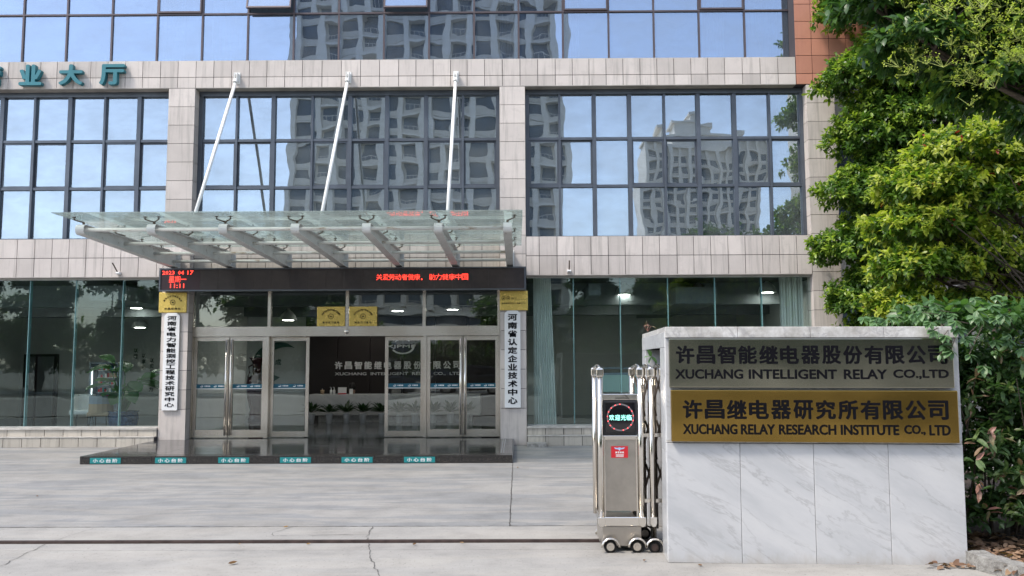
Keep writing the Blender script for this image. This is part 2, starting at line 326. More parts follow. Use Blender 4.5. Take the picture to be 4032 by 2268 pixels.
def block(name, x0, x1, y0, y1, z0, z1, mat, parent=None, rot=None, local=False):
    "box piece; alike pieces share mesh data"
    sx, sy, sz = round(x1 - x0, 3), round(y1 - y0, 3), round(z1 - z0, 3); key = (name, sx, sy, sz, mat.name)
    if key not in _bc: _bc[key] = MB().box(-sx / 2, sx / 2, -sy / 2, sy / 2, -sz / 2, sz / 2).mesh(name, mat)
    return link(name, _bc[key], parent, ((x0 + x1) / 2, (y0 + y1) / 2, (z0 + z1) / 2), rot, local)

def tri_text(s, bold=0.0, shear=0.0, res=3):
    cu = bpy.data.curves.new('t', 'FONT'); cu.body = s; cu.size = 1; cu.offset = bold; cu.resolution_u = res; cu.shear = shear
    o = bpy.data.objects.new('t', cu); C.objects.link(o); dg = bpy.context.evaluated_depsgraph_get(); dg.update()
    me = bpy.data.meshes.new_from_object(o.evaluated_get(dg)); vs = [tuple(v.co) for v in me.vertices]; fs = [tuple(p.vertices) for p in me.polygons]
    bpy.data.objects.remove(o); bpy.data.curves.remove(cu); bpy.data.meshes.remove(me); return vs, fs
def text_into(mb, s, x0, x1, z0, z1, y, bold=.0, depth=0.0, res=3, fit=True, rot=0.0):
    "lettering facing -Y, fitted to the box x0..x1, z0..z1; bold strokes come from staggered copies"
    vs, fs = tri_text(s, 0.0, 0, res)
    if not vs: return
    a = np.array(vs); mn = a.min(0); mx = a.max(0); b = bold * (z1 - z0) * 1.35
    sx = (x1 - x0 - 2 * b) / (mx[0] - mn[0]); sz = (z1 - z0 - 2 * b) / (mx[1] - mn[1])
    X0 = (a[:, 0] - (mn[0] + mx[0]) / 2) * sx; Z0 = (a[:, 1] - (mn[1] + mx[1]) / 2) * sz; n = len(vs); be = []
    if depth:
        seen = {(f[i], f[(i + 1) % len(f)]) for f in fs for i in range(len(f))}; be = [e for e in seen if (e[1], e[0]) not in seen]
    for q, (ox, oz) in enumerate([(0, 0)] if b == 0 else [(0, 0), (-b, 0), (b, 0), (0, b * .8), (0, -b * .8), (b * .7, b * .6), (-b * .7, b * .6), (b * .7, -b * .6), (-b * .7, -b * .6)]):
        X = X0 + ox; Z = Z0 + oz
        if rot: X, Z = X * math.cos(rot) - Z * math.sin(rot), X * math.sin(rot) + Z * math.cos(rot)
        yy = y - q * .00012; k0 = len(mb.v)
        mb.add([(X[i] + (x0 + x1) / 2, yy, Z[i] + (z0 + z1) / 2) for i in range(n)], fs)
        if depth:
            mb.add([(X[i] + (x0 + x1) / 2, yy + depth, Z[i] + (z0 + z1) / 2) for i in range(n)], [f[::-1] for f in fs])
            for (i, j) in be: mb.f.append((k0 + n + i, k0 + n + j, k0 + j, k0 + i))
def chars(mb, s, x0, x1, z0, z1, y, bold=.02, gap=.12, vertical=False, depth=0, res=3):
    "CJK row/column: every character gets an equal cell"
    n = len(s)
    for i, ch in enumerate(s):
        if ch in ' ，': 
            if ch == '，': text_into(mb, '.', x0 + (x1 - x0) * (i + .1) / n, x0 + (x1 - x0) * (i + .3) / n, z0, z0 + (z1 - z0) * .2, y)
            continue
        hx = .12 if ch == '一' else 0
        if vertical:
            h = (z1 - z0) / n; a = z1 - h * (i + 1); zc = (a + h / 2); zz = (a + h * gap / 2, a + h * (1 - gap / 2))
            text_into(mb, ch, x0, x1, zz[0], zz[1], y, bold, depth, res)
        else:
            ww = (x1 - x0) / (n - gap); a = x0 + ww * i; zz = (z0, z1) if ch != '一' else ((z0 + z1) / 2 - (z1 - z0) * .06, (z0 + z1) / 2 + (z1 - z0) * .06)
            text_into(mb, ch, a, a + ww * (1 - gap), zz[0], zz[1], y, bold, depth, res)

# ------------------------------------------------------------ foliage generator (numpy)
LV = np.array([(0, 0, 0), (.30, .22, .03), (.33, 0, -.01), (.30, -.22, .03), (.68, .19, .01), (.70, 0, -.035), (.68, -.19, .01), (1, 0, -.13)])
LF = [(0, 2, 1), (0, 3, 2), (1, 2, 5, 4), (2, 3, 6, 5), (4, 5, 7), (5, 6, 7)]
LF3 = np.array([(0, 2, 1), (0, 3, 2), (1, 2, 5), (1, 5, 4), (2, 3, 6), (2, 6, 5), (4, 5, 7), (5, 6, 7)])
def norm(a): return a / (np.linalg.norm(a, axis=-1, keepdims=True) + 1e-9)
def leaves_mesh(name, pos, direc, normal, length, width, tint, mat, bead=False):
    n = len(pos); d = norm(direc); nn = norm(normal - (normal * d).sum(1, keepdims=True) * d); s = np.cross(nn, d)
    T, F = (LV, LF3)
    V = pos[:, None, :] + length[:, None, None] * (T[None, :, 0:1] * d[:, None, :] + width[:, None, None] * T[None, :, 1:2] * s[:, None, :] + T[None, :, 2:3] * nn[:, None, :])
    V = V.reshape(-1, 3); k = len(T); Fc = (F[None] + (np.arange(n) * k)[:, None, None]).reshape(-1, 3)
    me = bpy.data.meshes.new(name); me.vertices.add(len(V)); me.vertices.foreach_set('co', V.astype(np.float32).ravel())
    nf = len(Fc); me.loops.add(nf * 3); me.loops.foreach_set('vertex_index', Fc.ravel().astype(np.int32)); me.polygons.add(nf)
    me.polygons.foreach_set('loop_start', (np.arange(nf) * 3).astype(np.int32)); me.polygons.foreach_set('loop_total', np.full(nf, 3, np.int32))
    at = me.attributes.new('tint', 'FLOAT_COLOR', 'POINT'); cc = np.ones((n, k, 4), np.float32); cc[:, :, :3] = tint[:, None, :]; at.data.foreach_set('color', cc.ravel())
    me.materials.append(mat); me.update(); me.validate(); return me
def crown(name, lobes, leaf_len, per=9, young=.35, colors=None, parent=None, droop=.35, mat=None, aspect=1.0, red=0.0):
    """lobes: (cx,cy,cz, rx,ry,rz, twigs). Twigs fill the shell of each lobe, leaves in a rosette at each twig."""
    P, D, N, L, T = [], [], [], [], []
    dark, mid, new = [np.array(c) for c in colors]
    for (cx, cy, cz, rx, ry, rz, n) in lobes:
        u = norm(RNG.normal(size=(n, 3))); u[:, 2] = np.abs(u[:, 2]) * .9 + u[:, 2] * .1 - .25 * (RNG.random(n) < .45); u = norm(u)
        rr = 1.0 - np.abs(RNG.normal(size=n)) * .24; rr *= 1 + .16 * np.sin(u[:, 0] * 7 + cx * 3) * np.cos(u[:, 2] * 6 + cz) + .08 * np.sin(u[:, 1] * 13 + u[:, 0] * 11)
        c = np.array([cx, cy, cz]) + u * np.array([rx, ry, rz]) * np.clip(rr, .25, 1.25)[:, None]
        out = norm(u + RNG.normal(size=(n, 3)) * .35); yk = RNG.random(n) < young; outer = rr > .88
        for j in range(per):
            ang = 2.399 * j + RNG.random(n) * .8; up = np.tile([0, 0, 1.0], (n, 1)); a = norm(np.cross(out, up) + 1e-3); b = np.cross(a, out)
            side = a * np.cos(ang)[:, None] + b * np.sin(ang)[:, None]
            spread = .55 + .6 * RNG.random(n)
            dd = norm(out * (1 - spread * .55)[:, None] + side * spread[:, None] + np.array([0, 0, -droop]) * (.3 + RNG.random(n))[:, None])
            st = c - out * (leaf_len * .9 * (j / per)) + RNG.normal(size=(n, 3)) * leaf_len * .22
            P.append(st); D.append(dd); N.append(norm(np.array([0, 0, 1.0]) + out * .5 + RNG.normal(size=(n, 3)) * .35)); L.append(leaf_len * (.65 + .6 * RNG.random(n)))
            t = RNG.random((n, 1)); base = dark * (1 - t) + mid * t
            isnew = (yk & outer & (j < per * .7)) | (RNG.random(n) < .06); tt = RNG.random((n, 1)) * .6 + .4
            col = np.where(isnew[:, None], base * (1 - tt) + new * tt, base)
            if red: col = np.where((RNG.random(n) < red)[:, None], np.array([.30, .035, .03]), col)
            T.append(col)
    P, D, N, L, T = [np.concatenate(x) for x in (P, D, N, L, T)]
    me = leaves_mesh(name, P - np.array(org(parent)), D, N, L, np.full(len(P), aspect), T, mat or M['leaf'])
    o = link(name, me, parent); o['kind'] = 'stuff' if parent is not None and name == 'foliage' else 'stuff'
    return o
def branchy(pts_from, targets, r0, parent, name='branch'):
    mb = MB()
    for (x, y, z) in targets:
        s = Vector(pts_from); e = Vector((x, y, z)); m = (s + e) / 2 + Vector((random.uniform(-.2, .2), random.uniform(-.2, .2), random.uniform(0, .3)))
        mb.tube([s, s.lerp(m, .6), m, m.lerp(e, .5) + Vector((random.uniform(-.06, .06),) * 3), e], [r0, r0 * .8, r0 * .6, r0 * .4, r0 * .12], 6)
        for _ in range(5):
            t = random.uniform(.4, .95); q = m.lerp(e, t); e2 = q + Vector((random.uniform(-.5, .5), random.uniform(-.5, .5), random.uniform(-.15, .5)))
            mb.tube([q, q.lerp(e2, .5) + Vector((0, 0, .05)), e2], [r0 * .3, r0 * .2, r0 * .06], 5)
    return mb.build(name, M['bark'], parent, True)

# ============================================================ GROUND
g = MB().add([(-400, -400, -.14), (400, -400, -.14), (400, 400, -.14), (-400, 400, -.14)], [(0, 1, 2, 3)]).build('ground', plain('distant_ground', (.20, .20, .18), .9)); tag(g, kind='structure')
pv = MB().box(-30, 30, -6, 17.4, -.13, -.03).build('forecourt', M['crack']); tag(pv, kind='structure')
def slab(x0, x1, y0, y1, m): block('concrete_slab', x0, x1, y0, y1, -.029, 0, M[m], pv)
slab(-30, -.094, 8.67, 17.39, 'concrete'); slab(-.086, 29.9, 8.67, 12.235, 'concrete'); slab(-.086, 29.9, 12.243, 17.39, 'concrete')
slab(-30, 29.9, 7.94, 8.66, 'concrete2'); slab(-30, 29.9, 7.60, 7.88, 'concrete2'); slab(-30, 29.9, -5.99, 7.594, 'concrete2')
rl = MB()
for ya in (7.885, 7.915): rl.box(-30, .74, ya, ya + .018, -.02, .022)
tag(rl.build('gate_rail', M['rust']), 'dark rusty double steel rail set in the concrete threshold', 'rail')
def crackline(pts, wd=.008):
    mb = MB(); P = []
    for (a, b) in zip(pts[:-1], pts[1:]):
        n = max(2, int((Vector(b) - Vector(a)).length / .06))
        for i in range(n):
            t = i / n; P.append((a[0] + (b[0] - a[0]) * t + random.uniform(-.012, .012), a[1] + (b[1] - a[1]) * t + random.uniform(-.012, .012)))
    P.append(pts[-1])
    for i in range(len(P) - 1):
        a, b = Vector(P[i]), Vector(P[i + 1]); d = (b - a).normalized(); s = Vector((-d.y, d.x)) * wd * random.uniform(.12, .55)
        mb.add([(*(a - s), .004), (*(b - s), .004), (*(b + s), .004), (*(a + s), .004)], [(0, 1, 2, 3)])
    return mb
ck = MB()
for pts, wd in [([(-4.285, 8.6), (-4.33, 8.2), (-4.373, 7.95)], .009), ([(-4.353, 7.85), (-4.30, 7.35), (-4.25, 7.02), (-4.6, 6.7)], .010), ([(-1.472, 8.65), (-1.447, 8.149), (-1.40, 7.95)], .011),
                ([(-1.381, 7.86), (-1.30, 7.5), (-1.242, 7.233), (-1.092, 6.689), (-1.0, 6.2)], .010), ([(-2.282, 8.65), (-2.40, 8.35), (-2.36, 8.2), (-1.9, 8.24), (-1.46, 8.25)], .010),
                ([(-30, 8.665), (-8, 8.66), (-2.3, 8.67), (3.6, 8.66)], .016), ([(-7.3, 13.95), (-8.9, 12.1), (-12, 9.2)], .009), ([(-.09, 8.67), (-.092, 13.9)], .009), ([(-5.4, 7.2), (-6.2, 7.05)], .006)]:
    m_ = crackline(pts, wd); ck.add(m_.v, m_.f)
tag(ck.build('crack', M['crack']), kind='structure')
mb = MB(); mb.box(-60, 60, -16, -8, -.12, -.10); tag(mb.build('road', M['asphalt']), kind='structure')
mb = MB(); mb.box(-60, 60, -8, -6, -.12, .0); mb.box(-60, 60, -20, -16, -.12, .01); tag(mb.build('pavement', plain('pale_pavement', (.45, .44, .42), .8)), kind='structure')

# ============================================================ OFFICE BUILDING
B = thing('office_building', 'office block with pale stone bands, dark window grids and blue glass upper wall', 'building', (-2, 17.2, 0))
core = MB()
CX = [(-7.25, -6.705), (-.355, .172), (6.01, 6.585), (-14.6, -14.05)]
for a, b in CX[:2] + CX[3:]: core.box(a + .018, b - .018, 17.018, 17.42, 0, 7.375)
core.box(6.028, 6.567, 17.018, 17.42, 0, 7.375)
core.box(-14.6, 5.79, 17.018, 17.385, 7.392, 7.955)
for a, b, y in ((-14.05, -7.25, 17.018), (.172, 6.01, 17.018), (-6.705, -.355, 17.20)): core.box(a, b, y, 17.42, 3.432, 4.205)
core.box(5.815, 9.2, 17.018, 17.385, 7.392, 12.2)
core.build('wall', M['joint'], B)
# column blocks
ZJ = [.735 + .3905 * i for i in range(18)]
for ci, (a, b) in enumerate(CX):
    zs = list(zip(ZJ[:-1], ZJ[1:])); z0 = .0
    for (p, q) in [(z0, .735)] + zs:
        if p > .5 and not ((p < 3.0) or (p > 3.3)) : pass
        y1 = 17.36
        block('stone_block', a, b, 17.0, y1, p + .005, min(q, 7.375) - .005, M['stone'], B)
def tiles(xs, zs, y, mat, name='stone_tile', d=.03):
    for (p, q) in zip(zs[:-1], zs[1:]):
        for (a, b) in zip(xs[:-1], xs[1:]):
            yj = random.uniform(-.0015, .0015); block(name, a + .006, b - .006, y + yj, y + d + yj, p + .006, q - .006, M[mat], B)
UB = [-14.6, -14.23, -13.87, -13.5, -13.14, -12.78, -12.42, -12.06, -11.7, -11.34, -10.98, -10.631, -10.291, -9.958, -9.613, -9.265, -8.906, -8.546, -8.178, -7.816, -7.442, -7.075, -6.698, -6.325, -5.952, -5.581, -5.214, -4.838, -4.471, -4.06, -3.658, -3.256, -2.858, -2.459, -2.098, -1.738, -1.378, -1.03, -0.664, -0.295, 0.073, 0.442, 0.807, 1.161, 1.511, 1.865, 2.218, 2.571, 2.924, 3.275, 3.632, 3.978, 4.331, 4.699, 5.069, 5.439, 5.806]
tiles(UB, [7.38, 7.61, 7.97], 17.0, 'stone')
LA = [-14.05, -13.6, -13.24, -12.87, -12.5, -12.13, -11.76, -11.39, -11.02, -10.645, -10.269, -9.91, -9.55, -9.20, -8.85, -8.491, -8.131, -7.765, -7.389, -7.256]
tiles(LA, [3.42, 3.818, 4.215], 17.0, 'stone')
LB = [-6.70 + .373 * i for i in range(18)]; LB[-1] = -.36
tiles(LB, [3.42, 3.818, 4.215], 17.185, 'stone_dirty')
LC = [.178, .447, .812, 1.159, 1.506, 1.858, 2.205, 2.557, 2.904, 3.26, 3.60, 3.95, 4.30, 4.65, 5.0, 5.35, 5.70, 6.004]
tiles(LC, [3.42, 3.820, 4.222], 17.0, 'stone')
TX = [5.812, 6.151, 6.511, 6.87, 7.23, 7.6, 7.97, 8.34, 8.71]; TZ = [7.382, 7.609, 7.995, 8.355, 8.727, 9.101, 9.47, 9.84, 10.21, 10.58]
tiles(TX, TZ, 17.0, 'terracotta', 'terracotta_tile')
for p, q in zip(TZ[2:-1], TZ[3:]): block('terracotta_tile', 5.846, 5.866, 17.035, 17.38, p + .006, q - .006, M['terracotta'], B)
# soffits, sills and concrete trims
so_ = MB()
so_.box(-14.6, 5.80, 17.002, 17.40, 7.3755, 7.391); so_.box(-14.05, -7.26, 17.002, 17.40, 3.415, 3.431); so_.box(.178, 6.0, 17.002, 17.40, 3.415, 3.431)
so_.box(-14.6, 5.80, 17.01, 17.40, 7.956, 7.968)
so_.build('soffit', M['soffit'], B)
msill = plain('cement_sill', (.44, .42, .39), .8, var=.25, scale=6)
for a, b in ((-14.05, -7.262), (.182, 6.0)):
    block('sill', a, b, 16.955, 17.3, .336, .372, msill, B); block('plinth_ledge', a, b, 16.84, 17.0, .190, .205, msill, B)
pj = MB(); pj.box(-14.05, -7.262, 17.0, 17.3, 0, .335); pj.box(.182, 6.0, 17.0, 17.3, 0, .335); pj.box(-14.05, -7.262, 16.875, 17.0, 0, .19); pj.box(.182, 6.0, 16.875, 17.0, 0, .19); pj.build('plinth', M['joint'], B)
for a, b in ((-14.05, -7.262), (.182, 6.0)):
    n = round((b - a) / .372); st = (b - a) / n
    for i in range(n):
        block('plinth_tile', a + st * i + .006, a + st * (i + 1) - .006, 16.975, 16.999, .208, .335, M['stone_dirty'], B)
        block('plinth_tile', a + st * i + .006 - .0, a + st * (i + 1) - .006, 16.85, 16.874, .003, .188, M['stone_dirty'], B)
block('low_step', .172, .55, 16.55, 16.84, .0, .075, M['kerb'], B)
# blue glass upper wall
CM = [-14.5, -13.53, -12.56, -11.58, -10.597, -9.654, -8.684, -7.704, -6.736, -5.757, -4.769, -3.802, -2.834, -1.867, -.903, .049, .995, 1.973, 2.939, 3.904, 4.875, 5.845]
CZ = [8.09, 9.133, 10.15, 11.2, 12.2]
fr = MB()
for x in CM: fr.box(x - .019, x + .019, 17.37, 17.45, 8.0, 12.2)
for z in CZ[1:]: fr.box(-14.5, 5.84, 17.365, 17.44, z - .017, z + .017)
cw = fr.build('curtain_wall_frame', M['frame_up'], B)
MB().box(-14.5, 5.84, 17.385, 17.5, 7.969, 8.085).build('window_sill', plain('grey_sill', (.36, .38, .40), .7, var=.2), B)
AW = {(9, 1): 0.21, (12, 1): 0.19}
for i in range(len(CM) - 1):
    for j in range(len(CZ) - 1):
        x0, x1, z0, z1 = CM[i] + .02, CM[i + 1] - .02, CZ[j] + (.018 if j else 0), CZ[j + 1] - .018
        if (i, j) in AW or (j == 1 and i in (7, 16, 19)):
            a = -math.atan2(AW.get((i, j), .035), z1 - z0)
            if (i, j) not in AW: a = -.022
            s_ = MB(); w2 = (x1 - x0) / 2; h = z1 - z0
            s_.box(-w2, -w2 + .03, -.03, .02, -h, 0); s_.box(w2 - .03, w2, -.03, .02, -h, 0); s_.box(-w2 + .03, w2 - .03, -.03, .02, -h, -h + .035); s_.box(-w2 + .03, w2 - .03, -.03, .02, -.03, 0)
            s_.box(-.012, .012, .02, .035, -h - .01, -h + .03)
            o = link('awning_sash', s_.mesh('awning_sash', M['frame_up']), B, ((x0 + x1) / 2, 17.385, z1), (a, 0, 0)); 
            p_ = MB().box(-w2 + .031, w2 - .031, -.012, -.004, -h + .036, -.031).mesh('pane', M['glass_up']); q = bpy.data.objects.new('pane', p_); C.objects.link(q); q.parent = o
        else:
            o = block('pane', x0, x1, 17.40, 17.408, z0, z1, M['glass_up'], cw, (random.gauss(0, .0022), 0, random.gauss(0, .0018)))
# dark grid windows of the middle storey
def grid(xs, thick, sash):
    f = MB(); zs = [4.235, 5.315, 6.325, 7.275]
    x0, x1 = xs[0], xs[-1]
    f.box(x0 - .035, x1 + .035, 17.22, 17.36, 7.275, 7.374); f.box(x0 - .03, x1 + .03, 17.24, 17.36, 4.217, 4.262)
    for z in zs[1:3]: f.box(x0 + .01, x1 - .01, 17.25, 17.35, z - .028, z + .028)
    for i, x in enumerate(xs):
        wd = .042 if (i in (0, len(xs) - 1) or i in thick) else .022
        f.box(x - wd, x + wd, 17.235, 17.36, 4.262, 7.274)
    o = f.build('window_frame', M['frame'], B)
    for i in range(len(xs) - 1):
        wa = .043 if i in thick or i == 0 else .023; wb = .043 if (i + 1) in thick or i == len(xs) - 2 else .023
        for j in range(3):
            a, b, c, d = xs[i] + wa, xs[i + 1] - wb, (4.263, 5.344, 6.354)[j], (5.286, 6.296, 7.274)[j]
            if j == 1 and i in sash:
                yy = 17.27 if sash.index(i) % 2 == 0 else 17.30
                s_ = MB(); t = .034; s_.box(a, a + t, yy, yy + .03, c, d); s_.box(b - t, b, yy, yy + .03, c, d); s_.box(a + t, b - t, yy, yy + .03, c, c + t); s_.box(a + t, b - t, yy, yy + .03, d - t, d)
                sa = s_.build('sliding_sash', M['frame'], o); block('pane', a + t, b - t, yy + .011, yy + .019, c + t, d - t, M['glass_mid'], o, (random.gauss(0, .003), 0, random.gauss(0, .003)))
            else: block('pane', a, b, 17.30, 17.308, c, d, M['glass_mid'], o, (random.gauss(0, .0028), 0, random.gauss(0, .0024)))
grid([-14.0, -13.25, -12.5, -11.65, -10.875, -10.183, -9.438, -8.698, -7.97, -7.29], (2, 4, 6, 8 - 1 + 1), [4, 5, 7, 8])
grid([-6.66, -5.901, -5.131, -4.308, -3.513, -2.734, -1.912, -1.134, -.395], (2, 4, 5, 6), [0, 1, 3, 4, 6, 7])
grid([.22, .897, 1.625, 2.368, 3.101, 3.812, 4.57, 5.306, 5.975], (2, 3, 5, 6), [0, 1, 3, 4, 6, 7])
# shop fronts
def storefront(x0, x1, fins):
    f = MB(); f.box(x0, x1, 17.10, 17.22, 3.375, 3.414); f.box(x0, x1, 17.10, 17.22, .373, .395); o = f.build('shopfront_frame', plain('pale_metal_trim', (.40, .40, .38), .5), B)
    xs = [x0] + fins + [x1]
    for a, b in zip(xs[:-1], xs[1:]): block('pane', a + .006, b - .006, 17.15, 17.162, .396, 3.374, M['glass_clear'], o, (0, 0, random.gauss(0, .0015)))
    for x in fins:
        MB().box(x - .007, x + .007, 17.145, 17.235, .396, 3.374).build('glass_fin', M['glass_edge'], o)
storefront(-14.05, -7.27, [-13.0, -12.0, -11.03, -10.049, -9.097, -8.125]); storefront(.19, 6.0, [1.144, 2.103, 3.082, 4.045, 5.002])
# rooms behind the glass
rm = MB(); rm.box(-14.6, 6.5, 24.6, 24.8, .1, 3.44); rm.box(-14.8, -14.6, 17.4, 24.8, 0, 12); rm.box(6.4, 6.58, 17.43, 24.8, 0, 12); rm.build('interior_wall', M['int_wall'], B)
MB().box(-14.6, 6.4, 17.43, 24.6, 3.44, 3.6).build('ceiling', M['int_ceiling'], B)
MB().box(-14.6, 6.4, 17.43, 24.6, .02, .13).build('lobby_floor', M['int_floor'], B)
dk = MB(); dk.box(-14.6, 6.4, 19.0, 19.35, 2.95, 3.44); dk.box(-14.6, 6.4, 21.3, 21.65, 2.85, 3.44); dk.box(-9.1, -8.3, 17.7, 24.4, 3.0, 3.30); dk.box(3.4, 4.3, 18.0, 24.0, 2.9, 3.25); dk.box(1.5, 1.75, 17.6, 24.0, 3.05, 3.3)
dk.build('ceiling_beam', M['int_duct'], B)
up = MB(); up.box(-14.6, 6.4, 21.0, 21.2, 4.3, 7.4); up.box(-14.6, 6.4, 20.6, 20.8, 8.0, 12.2); up.box(-14.6, 6.4, 17.43, 24.8, 4.05, 4.2); up.box(-14.6, 6.4, 17.43, 21.2, 7.4, 7.9); up.box(-14.6, 9.2, 17.43, 24.8, 12.2, 12.6); up.build('office_room', M['upper_room'], B)
pw = MB(); pw.box(-7.1, -6.98, 17.43, 21.6, .13, 3.44); pw.box(-.25, -.1, 17.43, 24.6, .13, 3.44); pw.build('partition_wall', M['int_wall'], B)
pn = MB()
for i in range(6): pn.box(-6.2 + i * .95, -6.2 + i * .95 + .935, 24.5, 24.58, .13, 3.43)
pn.build('wall_panel', M['int_dark'], B)
# right wing behind the trees
rw = thing('side_wing', 'pale set back wing of the office block glimpsed through the tree gaps', 'building', (10, 20, 0))
MB().box(6.62, 22, 19.4, 30, 0, 12.2).build('wall', M['stone'], rw)
for i in range(8):
    for z in (.9, 4.6, 8.2): block('window', 7.2 + i * 1.8, 8.5 + i * 1.8, 19.36, 19.40, z, z + 2.0, M['tower_glass'], rw)

# ---------------- entrance doors
E_ = thing('entrance_doors', 'stainless steel framed glass entrance with four swing and two sliding leaves', 'entrance', (-3.5, 17.3, .13))
f = MB(); f.box(-6.70, -.36, 17.22, 17.40, 2.205, 2.405); f.build('header_beam', M['steel'], E_)
for x in (-6.715, -5.123, -3.515, -1.926, -.385): block('transom_post', x - .032, x + .032, 17.23, 17.33, 2.406, 3.41, M['steel'], E_)
for a, b in zip((-6.683, -5.09, -3.483, -1.894), (-5.155, -3.547, -1.958, -.417)): block('transom_pane', a, b, 17.29, 17.298, 2.407, 3.41, M['glass_mid'] if 0 else M['glass_door'], E_, (random.gauss(0, .004), 0, random.gauss(0, .003)))
block('jamb', -6.70, -6.677, 17.22, 17.40, .14, 2.204, M['steel'], E_); block('jamb', -.388, -.362, 17.22, 17.40, .14, 2.204, M['steel'], E_)
for x in (-5.152, -1.905): block('jamb', x - .033, x + .033, 17.24, 17.39, .14, 2.204, M['steel'], E_)
strip_txt = MB()
def leaf(x0, x1, y, handle=None, slide=False):
    bt = .30 if not slide else .26; st = .068
    f = MB(); f.box(x0, x0 + st, y, y + .045, .15, 2.195); f.box(x1 - st, x1, y, y + .045, .15, 2.195); f.box(x0 + st, x1 - st, y, y + .045, 2.115, 2.195); f.box(x0 + st, x1 - st, y, y + .045, .15, bt)
    o = f.build('door_leaf', M['steel'], E_)
    block('glass_pane', x0 + st, x1 - st, y + .018, y + .026, bt, 2.115, M['glass_door'], o, (random.gauss(0, .002), 0, random.gauss(0, .004)))
    block('safety_strip', x0 + st, x1 - st, y + .012, y + .0165, 1.145, 1.23, M['blue_strip'], o); block('safety_strip', x0 + st, x1 - st, y + .012, y + .0165, 1.13, 1.142, M['white_print'], o)
    t = MB()
    for c in (.32, .70):
        cx = x0 + (x1 - x0) * c; chars(t, '许昌智能', cx, cx + .12, 1.175, 1.205, y + .010, .03, res=1)
        t.add([(cx - .06 + .035 * math.cos(a) * (1 - .0), y + .010, 1.19 + .022 * math.sin(a)) for a in [i * math.pi / 5 - 2.6 for i in range(8)]] + [(cx - .055 + .022 * math.cos(a), y + .010, 1.194 + .012 * math.sin(a)) for a in [i * math.pi / 5 - 2.6 for i in range(8)]], [(i, i + 1, i + 9, i + 8) for i in range(7)])
    t.build('strip_lettering', M['white_print'], o)
    if handle is not None:
        h = MB(); h.tube([(handle, y - .055, .19), (handle, y - .055, 2.15)], .019, 10)
        for z in (.25, 1.2, 2.09): h.tube([(handle, y - .055, z), (handle, y + .002, z)], .011, 6)
        h.build('pull_handle', M['chrome'], o, True)
leaf(-6.672, -5.945, 17.27, -5.985); leaf(-5.928, -5.19, 17.27, -5.887); leaf(-5.115, -4.314, 17.36, None, True); leaf(-2.744, -1.94, 17.36, None, True); leaf(-1.868, -1.137, 17.27, -1.172); leaf(-1.12, -.392, 17.27, -1.082)
link('motion_sensor', MB().lathe([(.055, 0), (.05, .02), (.03, .038), (.004, .044)], (0, 0, 0), 14).mesh('motion_sensor', M['chrome'], None, True), E_, (-3.517, 17.218, 2.30), (rad(90), 0, 0))
# ---------------- platform
P_ = thing('entrance_platform', 'polished black granite entrance step in front of the glass doors', 'step', (-3.7, 15.6, 0))
MB().box(-7.235, -.105, 14.02, 17.4, 0, .10).build('base', M['granite_side'], P_)
xs = [-7.25 + i * 7.155 / 6 for i in range(7)]; ys = [14.3, 15.1, 15.9, 16.7, 17.42]
for a, b in zip(xs[:-1], xs[1:]):
    for c, d in zip(ys[:-1], ys[1:]): block('granite_slab', a + .002, b - .002, c + .002, d - .002, .1, .13, M['granite'], P_)
    block('nosing_slab', a + .002, b - .002, 14.0, 14.298, .1, .131, M['granite_side'], P_)
    block('riser_slab', a + .002, b - .002, 14.003, 14.02, .002, .099, M['granite_side'], P_)
sp_ = MB(); sp_.box(-.108, -.09, 14.02, 17.0, 0, .13); 
for i, x in enumerate((-.30, -.26)): sp_.box(x, x + .015, 14.32, 16.9, .1305, .1325)
sp_.build('edge_strip', plain('grey_granite_strip', (.22, .22, .22), .3), P_)
LBL = ['leftmost of the six teal warning stickers on the platform riser', 'second teal warning sticker from the left on the platform riser', 'third teal warning sticker from the left on the platform riser', 'fourth teal warning sticker from left, below the open doorway', 'fifth teal warning sticker, second from the right on the riser', 'rightmost of the six teal warning stickers on the platform riser']
for i, (a, b) in enumerate([(-7.08, -6.57), (-6.0, -5.487), (-4.955, -4.444), (-3.933, -3.422), (-2.916, -2.404), (-1.885, -1.374)]):
    a += .0; b += .0
    t = thing('step_sticker', LBL[i], 'sticker', ((a + b) / 2, 14.0, .05), 'teal warning stickers on the platform riser')
    MB().box(a, b, 13.998, 14.002, .015, .108).build('backing', M['teal_sticker'], t)
    m_ = MB(); chars(m_, '小心台阶', a + .05, b - .05, .030, .093, 13.9955, .02, .25, res=2); m_.build('lettering', M['white_print'], t)

# ---------------- LED board
L_ = thing('led_board', 'long dark LED message board with red text above the entrance doors', 'LED sign', (-3.5, 16.8, 3.1))
f = MB(); f.box(-7.19, .165, 16.72, 17.0, 3.115, 3.555); f.build('housing', M['black_plastic'], L_)
f = MB(); f.box(-7.195, .17, 16.69, 16.722, 3.10, 3.127); f.box(-7.195, .17, 16.69, 16.722, 3.54, 3.565); f.box(-7.195, -7.165, 16.69, 16.722, 3.128, 3.539); f.box(.135, .17, 16.69, 16.722, 3.128, 3.539); f.build('frame', plain('led_frame_metal', (.12, .13, .15), .35, .6), L_)
x = -7.165; i = 0
while x < .13:
    wdt = min(.79 if i == 0 else .362, .135 - x); block('led_module', x + .001, x + wdt - .001, 16.705, 16.719, 3.128, 3.539, M['led_red'] if i == 0 else M['led_dark'], L_); x += wdt; i += 1
m_ = MB(); text_into(m_, '2023', -7.135, -6.89, 3.435, 3.515, 16.70, .015, res=1); text_into(m_, '04', -6.82, -6.70, 3.435, 3.515, 16.70, .015, res=1); text_into(m_, '17', -6.63, -6.51, 3.435, 3.515, 16.70, .015, res=1)
